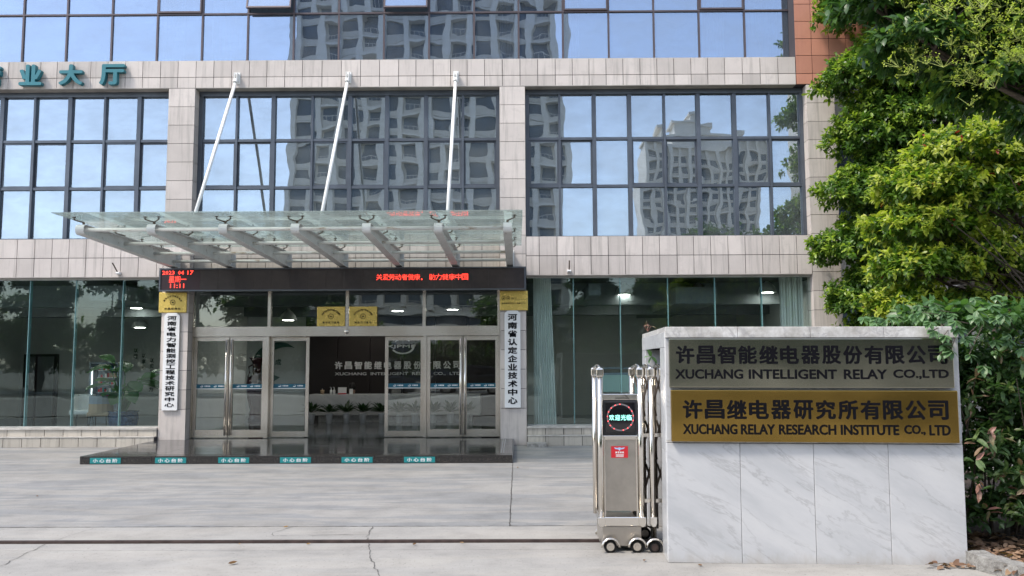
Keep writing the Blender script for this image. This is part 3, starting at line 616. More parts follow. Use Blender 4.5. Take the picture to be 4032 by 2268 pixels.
chars(m_, '星期一', -7.0, -6.65, 3.28, 3.405, 16.70, .0, .06, res=1); text_into(m_, '11:11', -6.97, -6.69, 3.165, 3.255, 16.70, .015, res=1)
chars(m_, '关爱劳动者健康', -2.83, -1.95, 3.305, 3.425, 16.70, .0, .06, res=1); m_.box(-1.93, -1.905, 16.6995, 16.70, 3.305, 3.335); chars(m_, '助力健康中国', -1.77, -.99, 3.305, 3.425, 16.70, .0, .06, res=1)
m_.build('glowing_text', M['led_glow'], L_)

# ---------------- brass plaques
def arc_text(mb, s, cx, cz, r, a0, a1, h, y):
    for i, ch in enumerate(s):
        a = a0 + (a1 - a0) * i / (len(s) - 1); text_into(mb, ch, cx + r * math.sin(a) - h / 2, cx + r * math.sin(a) + h / 2, cz + r * math.cos(a) - h / 2, cz + r * math.cos(a) + h / 2, y, .02, res=1, rot=-a)
def ring(mb, cx, cz, r0, r1, y, n=24):
    mb.add([(cx + r * math.cos(2 * math.pi * i / n), y, cz + r * math.sin(2 * math.pi * i / n)) for r in (r0, r1) for i in range(n)], [(i, (i + 1) % n, n + (i + 1) % n, n + i) for i in range(n)])
def plaque(x0, x1, z0, z1, y, label, arc, bottom, seal=1, wide=False):
    t = thing('brass_plaque', label, 'plaque', ((x0 + x1) / 2, y, z0)); o = MB().box(x0, x1, y, y + .022, z0, z1).build('plate', M['brass'], t); bevel(o, .006)
    m_ = MB(); cx = (x0 + x1) / 2; W = x1 - x0; H = z1 - z0; yy = y - .002
    if arc: arc_text(m_, arc, cx, z0 + H * .32, W * .36, -1.0, 1.0, W * .072, yy)
    if not wide: ring(m_, cx, z0 + H * .50, W * .085, W * .10, yy); ring(m_, cx, z0 + H * .50, W * .062, W * .068, yy); m_.box(cx - W * .03, cx + W * .03, yy, yy + .0005, z0 + H * .46, z0 + H * .53)
    else:
        for c in (.13, .30): ring(m_, x0 + W * c, z0 + H * .62, W * .055, W * .07, yy); m_.box(x0 + W * (c - .03), x0 + W * (c + .03), yy, yy + .0005, z0 + H * .59, z0 + H * .65)
        chars(m_, '清华大学', x0 + W * .41, x0 + W * .60, z0 + H * .58, z0 + H * .66, yy, .02, res=1); m_.box(x0 + W * .41, x0 + W * .94, yy, yy + .0005, z0 + H * .545, z0 + H * .555)
    bw = .30 if len(bottom) < 8 else .42
    chars(m_, bottom, cx - W * bw, cx + W * bw, z0 + H * (.13 if not wide else .32), z0 + H * (.24 if not wide else .40), yy, .025, .15, res=1)
    m_.build('lettering', M['black_gloss'], t)
plaque(-7.30, -6.735, 2.69, 3.10, 16.965, 'square brass plaque above the left vertical name board, on the left column', '清华大学河南校友会', '许昌联络处')
plaque(-.36, .207, 2.705, 3.10, 16.965, 'brass plaque with two seals above the right vertical name board', None, '能源微网研究中心河南分中心', wide=True)
plaque(-4.131, -3.557, 2.408, 2.812, 17.215, 'left of the two brass plaques on the glass above the doors', '华中科技大学电气与电子工程学院', '教学实习基地')
plaque(-3.47, -2.894, 2.408, 2.812, 17.215, 'right of the two brass plaques on the glass above the doors', '华北水利水电大学电力学院', '就业见习基地')
def nameboard(x0, x1, z0, z1, s, label):
    t = thing('name_board', label, 'sign board', ((x0 + x1) / 2, 16.96, z0)); c = .06
    o = MB().prism([(x0, z0), (x1, z0), (x1, z1 - c), (x1 - c, z1), (x0 + c, z1), (x0, z1 - c)], 'y', 16.955, 16.995).build('board', M['white'], t); bevel(o, .004)
    m_ = MB(); chars(m_, s, (x0 + x1) / 2 - .095, (x0 + x1) / 2 + .095, z0 + .06, z1 - .05, 16.951, .035, .16, True, res=2); m_.build('lettering', M['black_gloss'], t)
nameboard(-7.175, -6.86, .715, 2.68, '河南省电力智能测控工程技术研究中心', 'tall white name board with black characters on the left column')
nameboard(-.268, .055, .745, 2.698, '河南省认定企业技术中心', 'tall white name board with fewer, larger characters on the right column')
# ---------------- raised letters on the upper band
t = thing('hall_lettering', 'raised teal Chinese lettering fixed to the upper stone band at left', 'sign', (-9.4, 16.9, 7.4))
for ch, a, b in (('营', -11.22, -10.72), ('业', -10.341, -9.863), ('大', -9.51, -9.009), ('厅', -8.663, -8.14)):
    m_ = MB(); text_into(m_, ch, a, b, 7.42, 7.868, 16.88, .035, .10, 4); m_.build('raised_character', M['teal'], t)
# brackets
for x, lb in ((-8.145, 'small white wall bracket with tilted arm on the lower left band'), (1.051, 'small white wall bracket with upright arm on the lower right band')):
    t = thing('wall_bracket', lb, 'bracket', (x, 16.98, 3.47)); MB().box(x - .04, x + .04, 16.94, 16.998, 3.47, 3.52).build('base', M['white'], t)
    MB().tube([(x, 16.95, 3.49), (x + (-.08 if x < 0 else .0), 16.85, 3.70)], .014, 8).build('arm', M['spider'], t); MB().tube([(x - .035, 16.93, 3.50), (x + .035, 16.93, 3.50)], .022, 8).build('knuckle', M['white'], t)

# ---------------- canopy
K = thing('glass_canopy', 'cantilevered steel and glass entrance canopy with rusty cross pipes', 'canopy', (-3.5, 16.9, 3.8))
BX = [-6.99, -5.85, -4.70, -3.545, -2.405, -1.26, -.155]
BXF = [-6.97, -5.83, -4.70, -3.56, -2.44, -1.28, -.16]
for i, x in enumerate(BX):
    web = MB().prism([(13.28, 3.735), (13.28, 3.865), (17.0, 3.885), (17.0, 3.615)], 'x', x - .006, x + .006)
    fl = MB(); hw = .068
    bt = [(17.0, 3.60)]; 
    pr = [(17.0, 3.60), (13.30, 3.725)] + [(13.27 - .075 * math.sin(a), 3.80 - .078 * math.cos(a)) for a in [math.pi * j / 8 for j in range(9)]] + [(13.4, 3.878), (17.0, 3.898)]
    for (y0, z0), (y1, z1) in zip(pr[:-1], pr[1:]):
        d = Vector((y1 - y0, z1 - z0)).normalized() if (y1 - y0) or (z1 - z0) else Vector((1, 0)); nx, nz = d.y * .006, -d.x * .006
        fl.add([(x - hw, y0 - nx, z0 - nz), (x + hw, y0 - nx, z0 - nz), (x + hw, y1 - nx, z1 - nz), (x - hw, y1 - nx, z1 - nz), (x - hw, y0 + nx, z0 + nz), (x + hw, y0 + nx, z0 + nz), (x + hw, y1 + nx, z1 + nz), (x - hw, y1 + nx, z1 + nz)],
               [(3, 2, 1, 0), (4, 5, 6, 7), (0, 1, 5, 4), (1, 2, 6, 5), (2, 3, 7, 6), (3, 0, 4, 7)])
    web.add(fl.v, fl.f); web.box(x - .09, x + .09, 16.985, 17.0, 3.57, 3.93); web.build('cantilever_beam', M['beam'], K)
for y, z in ((13.28, 3.80), (14.72, 3.78), (15.95, 3.765), (16.85, 3.72)):
    MB().tube([(BX[0], y, z), (BX[-1], y, z)], .03, 12).build('cross_pipe', M['pipe'], K, True)
GX = [-7.27] + BX[1:-1] + [.09]
for a, b in zip(GX[:-1], GX[1:]): block('glass_panel', a + .006, b - .006, 12.86, 16.78, 4.0, 4.014, M['glass_canopy'], K, (0, random.gauss(0, .0006), 0))
for i, x in enumerate(BX):
    for y in (13.32, 14.72, 15.75, 16.62):
        s_ = MB(); s_.tube([(x, y, 3.88), (x, y, 3.93)], .02, 6)
        for sx in ((-1, 1) if 0 < i < 6 else ((-1,) if i == 0 else (1,))):
            for dy in (-.09,):
                s_.tube([(x, y, 3.925), (x + sx * .11, y + dy, 3.955)], [.014, .009], 5); s_.tube([(x + sx * .11, y + dy, 3.95), (x + sx * .11, y + dy, 3.998)], .009, 5); s_.tube([(x + sx * .11, y + dy, 3.99), (x + sx * .11, y + dy, 3.999)], .032, 8); s_.tube([(x + sx * .11, y + dy, 3.962), (x + sx * .11, y + dy, 3.968)], .02, 6)
        s_.build('spider_fitting', M['spider'], K)
for x, xb in ((-5.82, -5.85), (-3.50, -3.545), (-1.262, -1.26)):
    s_ = MB(); s_.tube([(xb, 14.75, 3.95), (x, 16.90, 7.50)], .033, 10); s_.build('tie_rod', M['rodwhite'], K, True)
    s_ = MB(); s_.box(x - .055, x + .055, 16.985, 17.0, 7.46, 7.70); s_.box(x - .035, x - .022, 16.86, 16.99, 7.50, 7.66); s_.box(x + .022, x + .035, 16.86, 16.99, 7.50, 7.66); s_.tube([(x - .05, 16.91, 7.55), (x + .05, 16.91, 7.55)], .012, 6); s_.tube([(x, 16.84, 7.44), (x, 16.875, 7.50)], .047, 10)
    s_.build('rod_bracket', M['rodwhite'], K)

# ============================================================ interiors
def lamp(x, y, z, label, r=.21):
    t = thing('pendant_lamp', label, 'lamp', (x, y, z), 'dome pendant lamps inside the ground floor'); MB().lathe([(r, 0), (r * .97, .03), (r * .8, .13), (r * .45, .21), (r * .2, .24), (.03, .30)], (x, y, z), 18).build('lamp_shade', M['lampshade'], t, True)
    MB().lathe([(.03, -.01), (r * .62, -.004), (r * .62, .004), (.03, .01)], (x, y, z), 16).build('bulb', M['lamp_glow'], t); MB().tube([(x, y, z + .3), (x, y, 3.43)], .008, 5).build('cord', M['black_plastic'], t)
for a in [(-12.1, 20.0, 3.2, 'leftmost dome pendant lamp behind the left shop window'), (-10.26, 20.0, 3.2, 'dome pendant lamp above the armchairs in the left window'), (-9.6, 21.0, 3.05, 'smaller looking dome lamp further inside the left room'), (-8.35, 20.0, 3.2, 'dome pendant lamp just left of the left column'),
          (2.42, 19.0, 3.17, 'nearest of three lined up dome lamps behind right window'), (2.33, 20.5, 3.13, 'second of the lined up dome lamps behind right window'), (2.24, 22.0, 3.08, 'farthest of the lined up dome lamps behind right window'), (4.1, 19.0, 3.17, 'dome lamp in the middle of the right window'), (5.3, 19.6, 3.1, 'dome lamp beside the right curtain, lower one'), (5.58, 18.7, 3.18, 'dome lamp touching the right curtain, upper one'), (-5.6, 20.4, 2.7, 'dome lamp seen through glass above left doors'), (-9.9, 21.9, 2.6, 'low dome lamp hanging near the snack cabinet'), (-8.9, 18.4, 3.1, 'dome lamp nearest the glass above the banana plant'), (-4.6, 20.6, 2.95, 'added dome lamp lighting the left half of the reception desk'), (-1.6, 20.6, 2.95, 'added dome lamp lighting the right half of the reception desk'), (-4.5, 23.5, 3.0, 'added dome lamp brightening the lobby sign, left one'), (-2.0, 23.5, 3.0, 'added dome lamp brightening the lobby sign, right one'), (-2.9, 20.2, 2.9, 'added dome lamp brightening the lobby near the sliding doors')]: lamp(*a)  # lobby lamps at the desk, sign and sliding doors are added for brightness
def curtain(x0, x1, y, z0, z1, m, label, folds=12, amp=.05, group=None, taper=0):
    mb = MB(); n = folds * 6; ph = random.random() * 6
    for r_ in range(2):
        z = (z1, z0)[r_]
        for i in range(n + 1):
            u = i / n; xx = x0 + (x1 - x0 - taper * (1 - r_)) * u; mb.v.append((xx, y + amp * math.sin(u * folds * 2 * math.pi + ph) * (.75 + .25 * r_) + amp * .4 * math.sin(u * folds * 3.1), z))
    mb.f = [(i, i + 1, n + 2 + i, n + 1 + i) for i in range(n)]
    o = mb.build('curtain', M[m], smooth=True); tag(o, label, 'curtain', group); return o
curtain(.33, .80, 17.62, .36, 3.42, 'curtain', 'pale green floor length curtain beside the right name board', 9, taper=.1)
curtain(5.50, 5.98, 17.62, .36, 3.42, 'curtain', 'pale green curtain at the right end of the right shop window', 8)
for a, b, lb in ((-7.68, -7.2, 'white curtain behind blue glass above the left column'), (-6.6, -5.85, 'white gathered curtain behind blue glass near the left open vent'), (-.35, 0.0, 'grey white curtain strip behind blue glass above the middle rod'), (1.0, 1.35, 'narrow white curtain right of the reflected tower in blue glass'), (3.9, 4.5, 'white curtain behind the second last blue pane'), (4.9, 5.8, 'white curtain behind the last blue pane at right')):
    curtain(a, b, 17.6, 8.05, 10.4, 'curtain_w', lb, 6)
for a, b, z0, z1, lb in ((5.55, 5.95, 4.3, 7.25, 'grey curtain at right end of the middle storey windows'),): curtain(a, b, 17.55, z0, z1, 'curtain_w', lb, 5)
# small office things on the upper sill
t = thing('office_desk', 'white office desk and machine faintly seen behind the blue glass', 'desk', (-9.2, 17.9, 8.1)); m_ = MB(); m_.box(-9.9, -9.0, 17.8, 18.3, 8.42, 8.45); 
for x in (-9.88, -9.04): m_.box(x, x + .03, 17.8, 17.83, 8.05, 8.42)
m_.build('desk_frame', M['white'], t); MB().box(-9.55, -9.15, 17.85, 18.2, 8.45, 8.68).build('machine', M['white'], t)
# left lounge
def armchair(x, y, rz, back, seat, label):
    t = thing('armchair', label, 'chair', (x, y, .13), rot=(0, 0, rz)); ORG[t.name] = Vector((0, 0, 0))
    pr = [(.26 * math.cos(a), .26 * math.sin(a)) for a in [math.pi * (-.15 + 1.3 * i / 10) for i in range(11)]]; m_ = MB()
    pp = pr + [(p[0] * .84, p[1] * .84) for p in pr[::-1]]; m_.prism(pp, 'z', .42, .80 if back != 'tan' else .62); m_.build('backrest', M[back], t)
    if back == 'tan': m2 = MB(); m2.prism([(p[0] * .98, p[1] * .98) for p in pp], 'z', .62, .80); m2.build('upper_backrest', M['greyblue'], t)
    bevel(MB().box(-.24, .24, -.24, .22, .34, .44).build('seat', M[seat], t), .03)
    for sx in (-.2, .2):
        for sy in (-.2, .17): MB().tube([(sx, sy, 0), (sx * .85, sy * .85, .34)], .012, 6).build('leg', M['black_plastic'], t)
armchair(-10.33, 20.0, .15, 'cloth_white', 'cloth_white', 'cream shell armchair in the left lounge window'); armchair(-9.55, 19.3, math.pi + .1, 'tan', 'tan', 'tan leather armchair with blue grey top seen from behind')
armchair(-8.15, 20.6, 2.6, 'tan', 'tan', 'tan armchair half hidden behind the left column')
t = thing('snack_cabinet', 'lit glass snack cabinet with stocked shelves in the left lounge', 'cabinet', (-10.85, 22.2, .13))
m_ = MB(); m_.box(-11.24, -10.47, 22.4, 22.43, .13, 1.70); m_.box(-11.24, -11.20, 22.0, 22.4, .13, 1.70); m_.box(-10.51, -10.47, 22.0, 22.4, .13, 1.70); m_.box(-11.2, -10.51, 22.0, 22.4, 1.66, 1.70); m_.box(-11.2, -10.51, 22.0, 22.4, .13, .5); m_.build('case', M['greyblue'], t)
for i in range(5): block('shelf', -11.05, -10.52, 22.05, 22.38, .72 + i * .19, .735 + i * .19, M['lampshade'], t)
for i in range(5):
    for j in range(9): block('packet', -11.03 + j * .057, -10.985 + j * .057, 22.08, 22.2, .735 + i * .19, .80 + i * .19 + random.random() * .05, M[random.choice(['white', 'red', 'teal', 'tan', 'greyblue', 'white'])], t)
MB().box(-11.16, -11.145, 21.99, 22.0, .72, 1.5).build('light_tube', M['tube_glow'], t)
def banana(x, y, label):
    t = thing('potted_banana_plant', label, 'plant', (x, y, .13)); MB().lathe([(.22, 0), (.30, .12), (.33, .30), (.30, .42), (.34, .45), (.30, .45), (.28, .42), (.02, .42)], (x, y, .13), 20).build('pot', M['porcelain'], t, True)
    for i in range(22):
        a = i * 2.4; h = random.uniform(.4, 1.15); r_ = random.uniform(.15, .45); base = Vector((x, y, .5)); tip = Vector((x + math.cos(a) * r_, y + math.sin(a) * r_, .55 + h))
        MB().tube([base, base.lerp(tip, .5), tip], [.02, .014, .008], 5).build('stem', M['leaf_banana'], t)
        L = random.uniform(.42, .68); d = Vector((math.cos(a), math.sin(a), random.uniform(-.2, .9))).normalized(); s = Vector((-math.sin(a), math.cos(a), random.uniform(-.4, .4))).normalized(); nn = d.cross(s); m_ = MB(); vs = []; 
        for u, wd in ((0, .02), (.2, .6), (.45, 1), (.7, .85), (.9, .4), (1, .02)):
            c = tip + d * L * u - Vector((0, 0, .35)) * L * u * u
            for k_ in (-1, 0, 1): vs.append(c + s * wd * .17 * k_ + nn * abs(k_) * .03)
        m_.add(vs, [(j * 3 + k_, j * 3 + k_ + 1, j * 3 + k_ + 4, j * 3 + k_ + 3) for j in range(5) for k_ in range(2)]); m_.build('leaf', M['leaf_banana'], t, True)
banana(-9.03, 19.3, 'large banana plant in a blue porcelain pot in the left window'); banana(-13.9, 20.6, 'banana plant at the far left edge of the lounge')
t = thing('wall_slogan', 'vertical green grey characters on the rear wall of the left lounge', 'lettering', (-10.8, 24.58, 1.5)); m_ = MB()
for s_, x, zt in (('以理', -11.2, 2.13), ('以拿来', -10.96, 1.98), ('以实用主义为', -10.72, 1.84)):
    chars(m_, s_, x - .06, x + .06, zt - .17 * len(s_), zt, 24.57, .02, .2, True, res=1)
m_.build('characters', plain('green_grey_ink', (.06, .10, .09), .6), t)
for x0, x1, lb in ((-15.0 + .55, -14.3 + .3, 'dark doorway at far left of the lounge rear wall'), (-14.3 + .4 - .2, -13.45, 'second dark doorway in the rear wall of the lounge')):
    t = thing('inner_door', lb, 'door', ((x0 + x1) / 2, 24.5, .13)); MB().box(x0, x1, 24.5, 24.58, .13, 1.95).build('door_frame', M['black_plastic'], t); MB().box(x0 + .08, x1 - .1, 24.47, 24.49, .14, 1.88).build('door_leaf', M['int_duct'], t)
# lobby
t = thing('reception_desk', 'long white marble reception desk inside the dark lobby', 'desk', (-3.2, 22.2, .13)); bevel(MB().box(-5.45, -.98, 21.9, 22.6, .30, .84).build('counter', M['marble'], t), .01); MB().box(-5.2, -1.2, 22.0, 22.5, .13, .30).build('plinth', M['marble_old'], t)
for i, x in enumerate((-5.25, -4.80, -4.36, -3.94, -3.46, -3.02, -2.62, -2.16, -1.72, -1.32)):
    t = thing('potted_plant', 'white pot with dark leafy plant, number %s from the left before the desk' % ['one', 'two', 'three', 'four', 'five', 'six', 'seven', 'eight', 'nine', 'ten'][i], 'plant', (x, 21.45, .13), 'white potted plants in front of the reception desk')
    MB().lathe([(.065, 0), (.09, .24), (.095, .25), (.08, .25), (.075, .22), (.01, .22)], (x, 21.45, .13), 14).build('pot', M['white'], t, True)
    n = 46; a = RNG.random(n) * 6.283; el = RNG.random(n) * 1.1 - .1; dd = np.stack([np.cos(a) * np.cos(el), np.sin(a) * np.cos(el), np.sin(el) + .25], 1)
    me = leaves_mesh('foliage', np.zeros((n, 3)) + [0, 0, .27] + norm(dd) * RNG.random((n, 1)) * .07, dd, np.tile([0, 0, 1.], (n, 1)) + RNG.normal(size=(n, 3)) * .2, .20 + RNG.random(n) * .14, np.full(n, .5), np.tile([.02, .05, .02], (n, 1)), M['leaf_pot']); link('foliage', me, t)
t = thing('lobby_sign', 'silver company name lettering on the dark lobby wall', 'sign', (-3.5, 24.4, 1.4))
m_ = MB(); chars(m_, '许昌智能继电器股份有限公司', -5.33, -1.66, 1.47, 1.70, 24.44, .03, .22, depth=.02, res=2); m_.build('chinese_lettering', M['white'], t)
m_ = MB(); text_into(m_, 'XUCHANG  INTELLIGENT  RELAY  CO.,  LTD', -5.32, -1.66, 1.285, 1.385, 24.44, .02, .01); m_.build('latin_lettering', M['white'], t)
m_ = MB(); text_into(m_, 'XJPMF', -3.85, -2.98, 2.06, 2.18, 24.44, .035, .01, 2)
for a0, a1, r1, r2 in ((-2.7, .3, .30, .245), (.9, 2.3, .30, .27)):
    n = 14; m_.add([(-3.35 + r * (1 - .0) * math.cos(a0 + (a1 - a0) * i / n) * 1.15, 24.43, 2.12 + r * .72 * math.sin(a0 + (a1 - a0) * i / n) * (1)) for r in (r1, r2) for i in range(n + 1)], [(i, i + 1, n + 2 + i, n + 1 + i) for i in range(n)])
m_.build('logo', M['white'], t)
t = thing('floor_vase', 'tall dark lacquered floor vase behind the second door leaf', 'vase', (-7.1 + .08, 22.6, .13)); 
MB().lathe([(.20, 0), (.21, .05), (.17, .10), (.19, .18), (.16, .28), (.24, .62), (.27, .95), (.24, 1.14), (.12, 1.22), (.11, 1.5), (.16, 1.62), (.22, 1.68), (.20, 1.68), (.02, 1.5)], (-7.02, 22.6, .13), 24).build('body', M['vase'], t, True)
for s_ in (-1, 1): MB().tube([(-7.02 + s_ * .12, 22.6, 1.62), (-7.02 + s_ * .22, 22.6, 1.56), (-7.02 + s_ * .20, 22.6, 1.40), (-7.02 + s_ * .24, 22.6, 1.28)], .022, 6).build('handle', M['vase'], t, True)
m_ = MB(); n = 20
m_.add([(-7.0 + .75 * math.cos(a), 24.55, 1.65 + .62 * math.sin(a)) for a in [1.2 + 3.2 * i / n for i in range(n + 1)]] + [(-6.75 + .62 * math.cos(a), 24.55, 1.68 + .45 * math.sin(a)) for a in [1.2 + 3.2 * i / n for i in range(n + 1)]], [(i, i + 1, n + 2 + i, n + 1 + i) for i in range(n)])
text_into(m_, '成', -7.1, -6.92, 1.6, 1.78, 24.55, .02); tag(m_.build('wall_emblem', M['leaf_emblem']), 'dark green crescent emblem on the pale rear wall by the vase', 'emblem')
# receptionist
t = thing('person', 'receptionist in dark uniform seated behind the marble desk', 'person', (-4.52, 22.95, .13))
hb = MB(); hb.lathe([(.02, .40), (.17, .42), (.20, .62), (.19, .74), (.10, .80), (.055, .83), (.055, .88), (.075, .92), (.085, .99), (.08, 1.06), (.05, 1.11), (.005, 1.12)], (-4.52, 22.95, -.10), 16)
bd = hb.build('body', M['uniform'], t, True); bd.data.materials.append(M['skin'])
for p in bd.data.polygons:
    if p.center.z + .13 > -.10 + .81: p.material_index = 1
MB().lathe([(.092, .06), (.098, .12), (.092, .19), (.06, .245), (.005, .25)], (-4.52, 22.95, .87), 14).build('hair', M['hair'], t, True)
for i, (x, m, lb, h) in enumerate(((-5.12, 'tan', 'small beige cup at the left end of the reception desk', .11), (-4.89, 'white', 'left of two white pump bottles on the reception desk', .15), (-4.81, 'white', 'right of two white pump bottles on the reception desk', .15))):
    t = thing('cup' if i == 0 else 'pump_bottle', lb, 'cup' if i == 0 else 'bottle', (x, 22.05, .84)); MB().lathe([(.045, 0), (.055, h), (.02, h + .005)] if i == 0 else [(.032, 0), (.034, h * .7), (.012, h * .8), (.010, h)], (x, 22.05, .841), 12).build('body', M[m], t, True)
    MB().tube([(x, 22.05, .84 + h), (x, 22.05, .87 + h), (x - .03 * (i > 0), 22.03, .875 + h)], .007, 5).build('straw' if i == 0 else 'pump', M['white'], t)
t = thing('desk_calendar', 'white framed desk calendar with orange base on reception desk', 'calendar', (-4.6, 22.05, .84)); MB().box(-4.71, -4.49, 22.05, 22.07, .87, 1.02).build('page', M['white'], t); MB().box(-4.70, -4.50, 22.02, 22.1, .841, .87).build('base', M['red'], t)
tag(MB().box(-4.41, -4.32, 22.05, 22.065, .841, .98).build('desk_card', M['white']), 'small white card standing beside the desk calendar', 'card')
# right room
t = thing('partition_screen', 'pale green frosted partition screen standing behind the gate', 'screen', (2.2, 18.6, .13)); MB().box(1.86, 3.0, 18.6, 18.63, .20, 1.37).build('panel', M['board'], t); m_ = MB(); m_.box(1.82, 1.86, 18.59, 18.64, .13, 1.42); m_.box(1.86, 3.0, 18.59, 18.64, 1.37, 1.42); m_.box(1.9, 3.0, 18.59, 18.64, 1.50, 1.53); m_.box(3.0, 3.04, 18.59, 18.64, .13, 1.53); m_.build('frame', M['greyblue'], t)

# ============================================================ RETRACTABLE GATE
Gt = thing('retractable_gate', 'folded stainless steel retractable gate with LED welcome display', 'gate', (.9, 7.75, 0))
def cap(x, y):
    o = MB().box(x - .033, x + .033, y - .03, y + .03, 1.515, 1.60).build('post_cap', M['chrome'], Gt); bevel(o, .016, 3)
def frame(x, mat='chrome', r=.0265, zb=.24):
    for y in (7.50, 8.02):
        MB().tube([(x, y, zb), (x, y, 1.53)], r, 12).build('post', M[mat], Gt, True); cap(x, y)
    m_ = MB(); pts = [(x, 7.50 + .52 * i / 8, 1.585 + .0 + .03 * math.sin(math.pi * i / 8) * 1.0) for i in range(9)]; m_.tube(pts, .019, 8); m_.build('top_arch', M['chrome'], Gt, True)
frame(.727); frame(1.082)
def rail_wheel(x, y, s=-1, hub='steel', r=.056):
    o = MB().tube([(x, y - .02, r - .004), (x, y + .02, r - .004)], r, 20).build('wheel', M['tyre'], Gt, True)
    h = MB(); h.tube([(x, y - .024, r - .004), (x, y + .024, r - .004)], r * .62, 16); h.tube([(x, y - .03, r - .004), (x, y + .03, r - .004)], r * .28, 12); h.build('hub', M[hub], o)
    m_ = MB(); n = 10
    for (ra, rb, ya, yb) in ((.068, .076, y - .05, y + .0), (.076, .083, y - .05, y - .038)):
        m_.prism([(x + ra * math.cos(math.pi * (.0 + i / n)), r - .004 + ra * math.sin(math.pi * i / n)) for i in range(n + 1)] + [(x + rb * math.cos(math.pi * (1 - i / n)), r - .004 + rb * math.sin(math.pi * (1 - i / n))) for i in range(n + 1)], 'y', ya, yb)
    m_.build('wheel_guard', M['chrome'], Gt, True)
for x in (.797, 1.029, 1.181):
    rail_wheel(x, 7.475, hub='steel' if x < 1.1 else 'rust', r=.056 if x < 1.1 else .05); rail_wheel(x, 8.04, 1)
c_ = MB(); c_.box(.748, 1.06, 7.52, 7.99, .345, 1.003); c_.box(.73, 1.075, 7.51, 8.0, .045, .215); c_.box(.748, 1.06, 7.56, 7.99, 1.003, 1.315)
o = c_.build('cabinet', M['steel_dull'], Gt); bevel(o, .006)
for a, b, c, d, e in ((.745, 1.063, 7.508, 1.315, 1.368), (.748, 1.06, 7.512, .965, 1.004)): bevel(MB().box(a, b, c, 7.98, d, e).build('trim_band', M['chrome'], Gt), .006)
bevel(MB().box(.72, 1.087, 7.49, 8.02, .219, .300).build('bumper', M['chrome'], Gt), .008)
for x in (.727, 1.082, 1.18):
    m_ = MB(); m_.prism([(x - .031, .30), (x + .031, .30), (x + .031, .245), (x + .02, .222), (x, .213), (x - .02, .222), (x - .031, .245)], 'y', 7.465, 7.50); bevel(m_.build('bumper_shoe', M['white'] if 0 else M['chrome'], Gt), .005)
for x in (.762, 1.045): block('seam_strip', x - .006, x + .006, 7.512, 7.52, .05, .99, M['steel'], Gt)
D_ = MB().box(.752, 1.056, 7.50, 7.56, 1.008, 1.31).build('display', M['black_plastic'], Gt); bevel(D_, .008)
k = NT('display_glass'); k.col((.006, .006, .008)); M['dglass'] = k.set(rough=.04, spec=.6)
MB().box(.775, 1.033, 7.495, 7.502, 1.03, 1.29).build('screen', M['dglass'], D_)
m_ = MB(); ring(m_, .905, 1.163, .108, .121, 7.4935, 40); m_.build('ring', plain('ring_print', (.14, .13, .14), .5), D_)
m_ = MB()
for i in (0, 1, 2, 4, 5, 6, 7, 8, 9, 10, 11, 12, 13, 14, 15, 16):
    if i in (3, 12): continue
    a = 2 * math.pi * i / 17 + .12; m_.lathe([(.0045, 0), (.0045, .002)], (0, 0, 0), 6)
    for q in range(len(m_.v) - 12, len(m_.v)): vx, vy, vz = m_.v[q]; m_.v[q] = (vx + .905 + .1145 * math.cos(a), 7.4925 - vz, vy + 1.163 + .1145 * math.sin(a))
m_.build('ring_lights', M['led_dot'], D_)
m_ = MB(); chars(m_, '欢迎光临', .806, 1.005, 1.136, 1.186, 7.4932, .012, .12, res=2); m_.build('glowing_text', M['led_cyan'], D_)
m_ = MB(); text_into(m_, '厂址', .93, .975, 1.342, 1.356, 7.506, .01, res=1); m_.box(.86, .985, 7.5055, 7.506, 1.328, 1.334); m_.build('lettering', M['black_gloss'], Gt)
St = MB().box(.821, .97, 7.5175, 7.5195, .807, .908).build('advert_sticker', M['red'], Gt)
m_ = MB(); m_.add([(x, 7.5165, z) for x, z in ((.885, .897), (.906, .897), (.91, .885), (.896, .868), (.881, .885))], [(4, 3, 2, 1, 0)]); 
m_.add([(x, 7.5165, z) for x, z in ((.881, .893), (.845, .898), (.86, .884), (.882, .880))], [(0, 1, 2, 3)]); m_.add([(x, 7.5165, z) for x, z in ((.91, .893), (.946, .898), (.931, .884), (.909, .880))], [(3, 2, 1, 0)]); m_.build('wing_emblem', plain('pale_blue_print', (.35, .52, .75), .4), St)
m_ = MB(); chars(m_, '捷盟智能', .858, .935, .846, .862, 7.5165, .03, .2, res=1)
for z in (.833, .824, .815): m_.box(.862, .932, 7.5162, 7.5165, z, z + .004)
m_.build('lettering', M['white_print'], St)
# folded sections
for i, x in enumerate((1.18, 1.285, 1.39, 1.495, 1.60, 1.705, 1.81, 1.915, 2.02)): frame(x, 'chrome' if i == 0 else 'steel_dull', zb=.10)
m_ = MB()
xs_ = (1.09, 1.18, 1.285, 1.39, 1.495, 1.60, 1.705, 1.81, 1.915, 2.02)
for a, b in zip(xs_[:-1], xs_[1:]):
    for z in (.35, .75, 1.15):
        for pa, pb in (((a, 7.62, z), (b, 7.62, z + .36)), ((a, 7.88, z + .36), (b, 7.88, z))): MB().tube([pa, pb], .010, 5).build('scissor_bar', M['spider'], Gt)
    for z in (.42, .99): block('link_plate', a, b, 7.505, 7.53, z, z + .03, M['steel'], Gt)

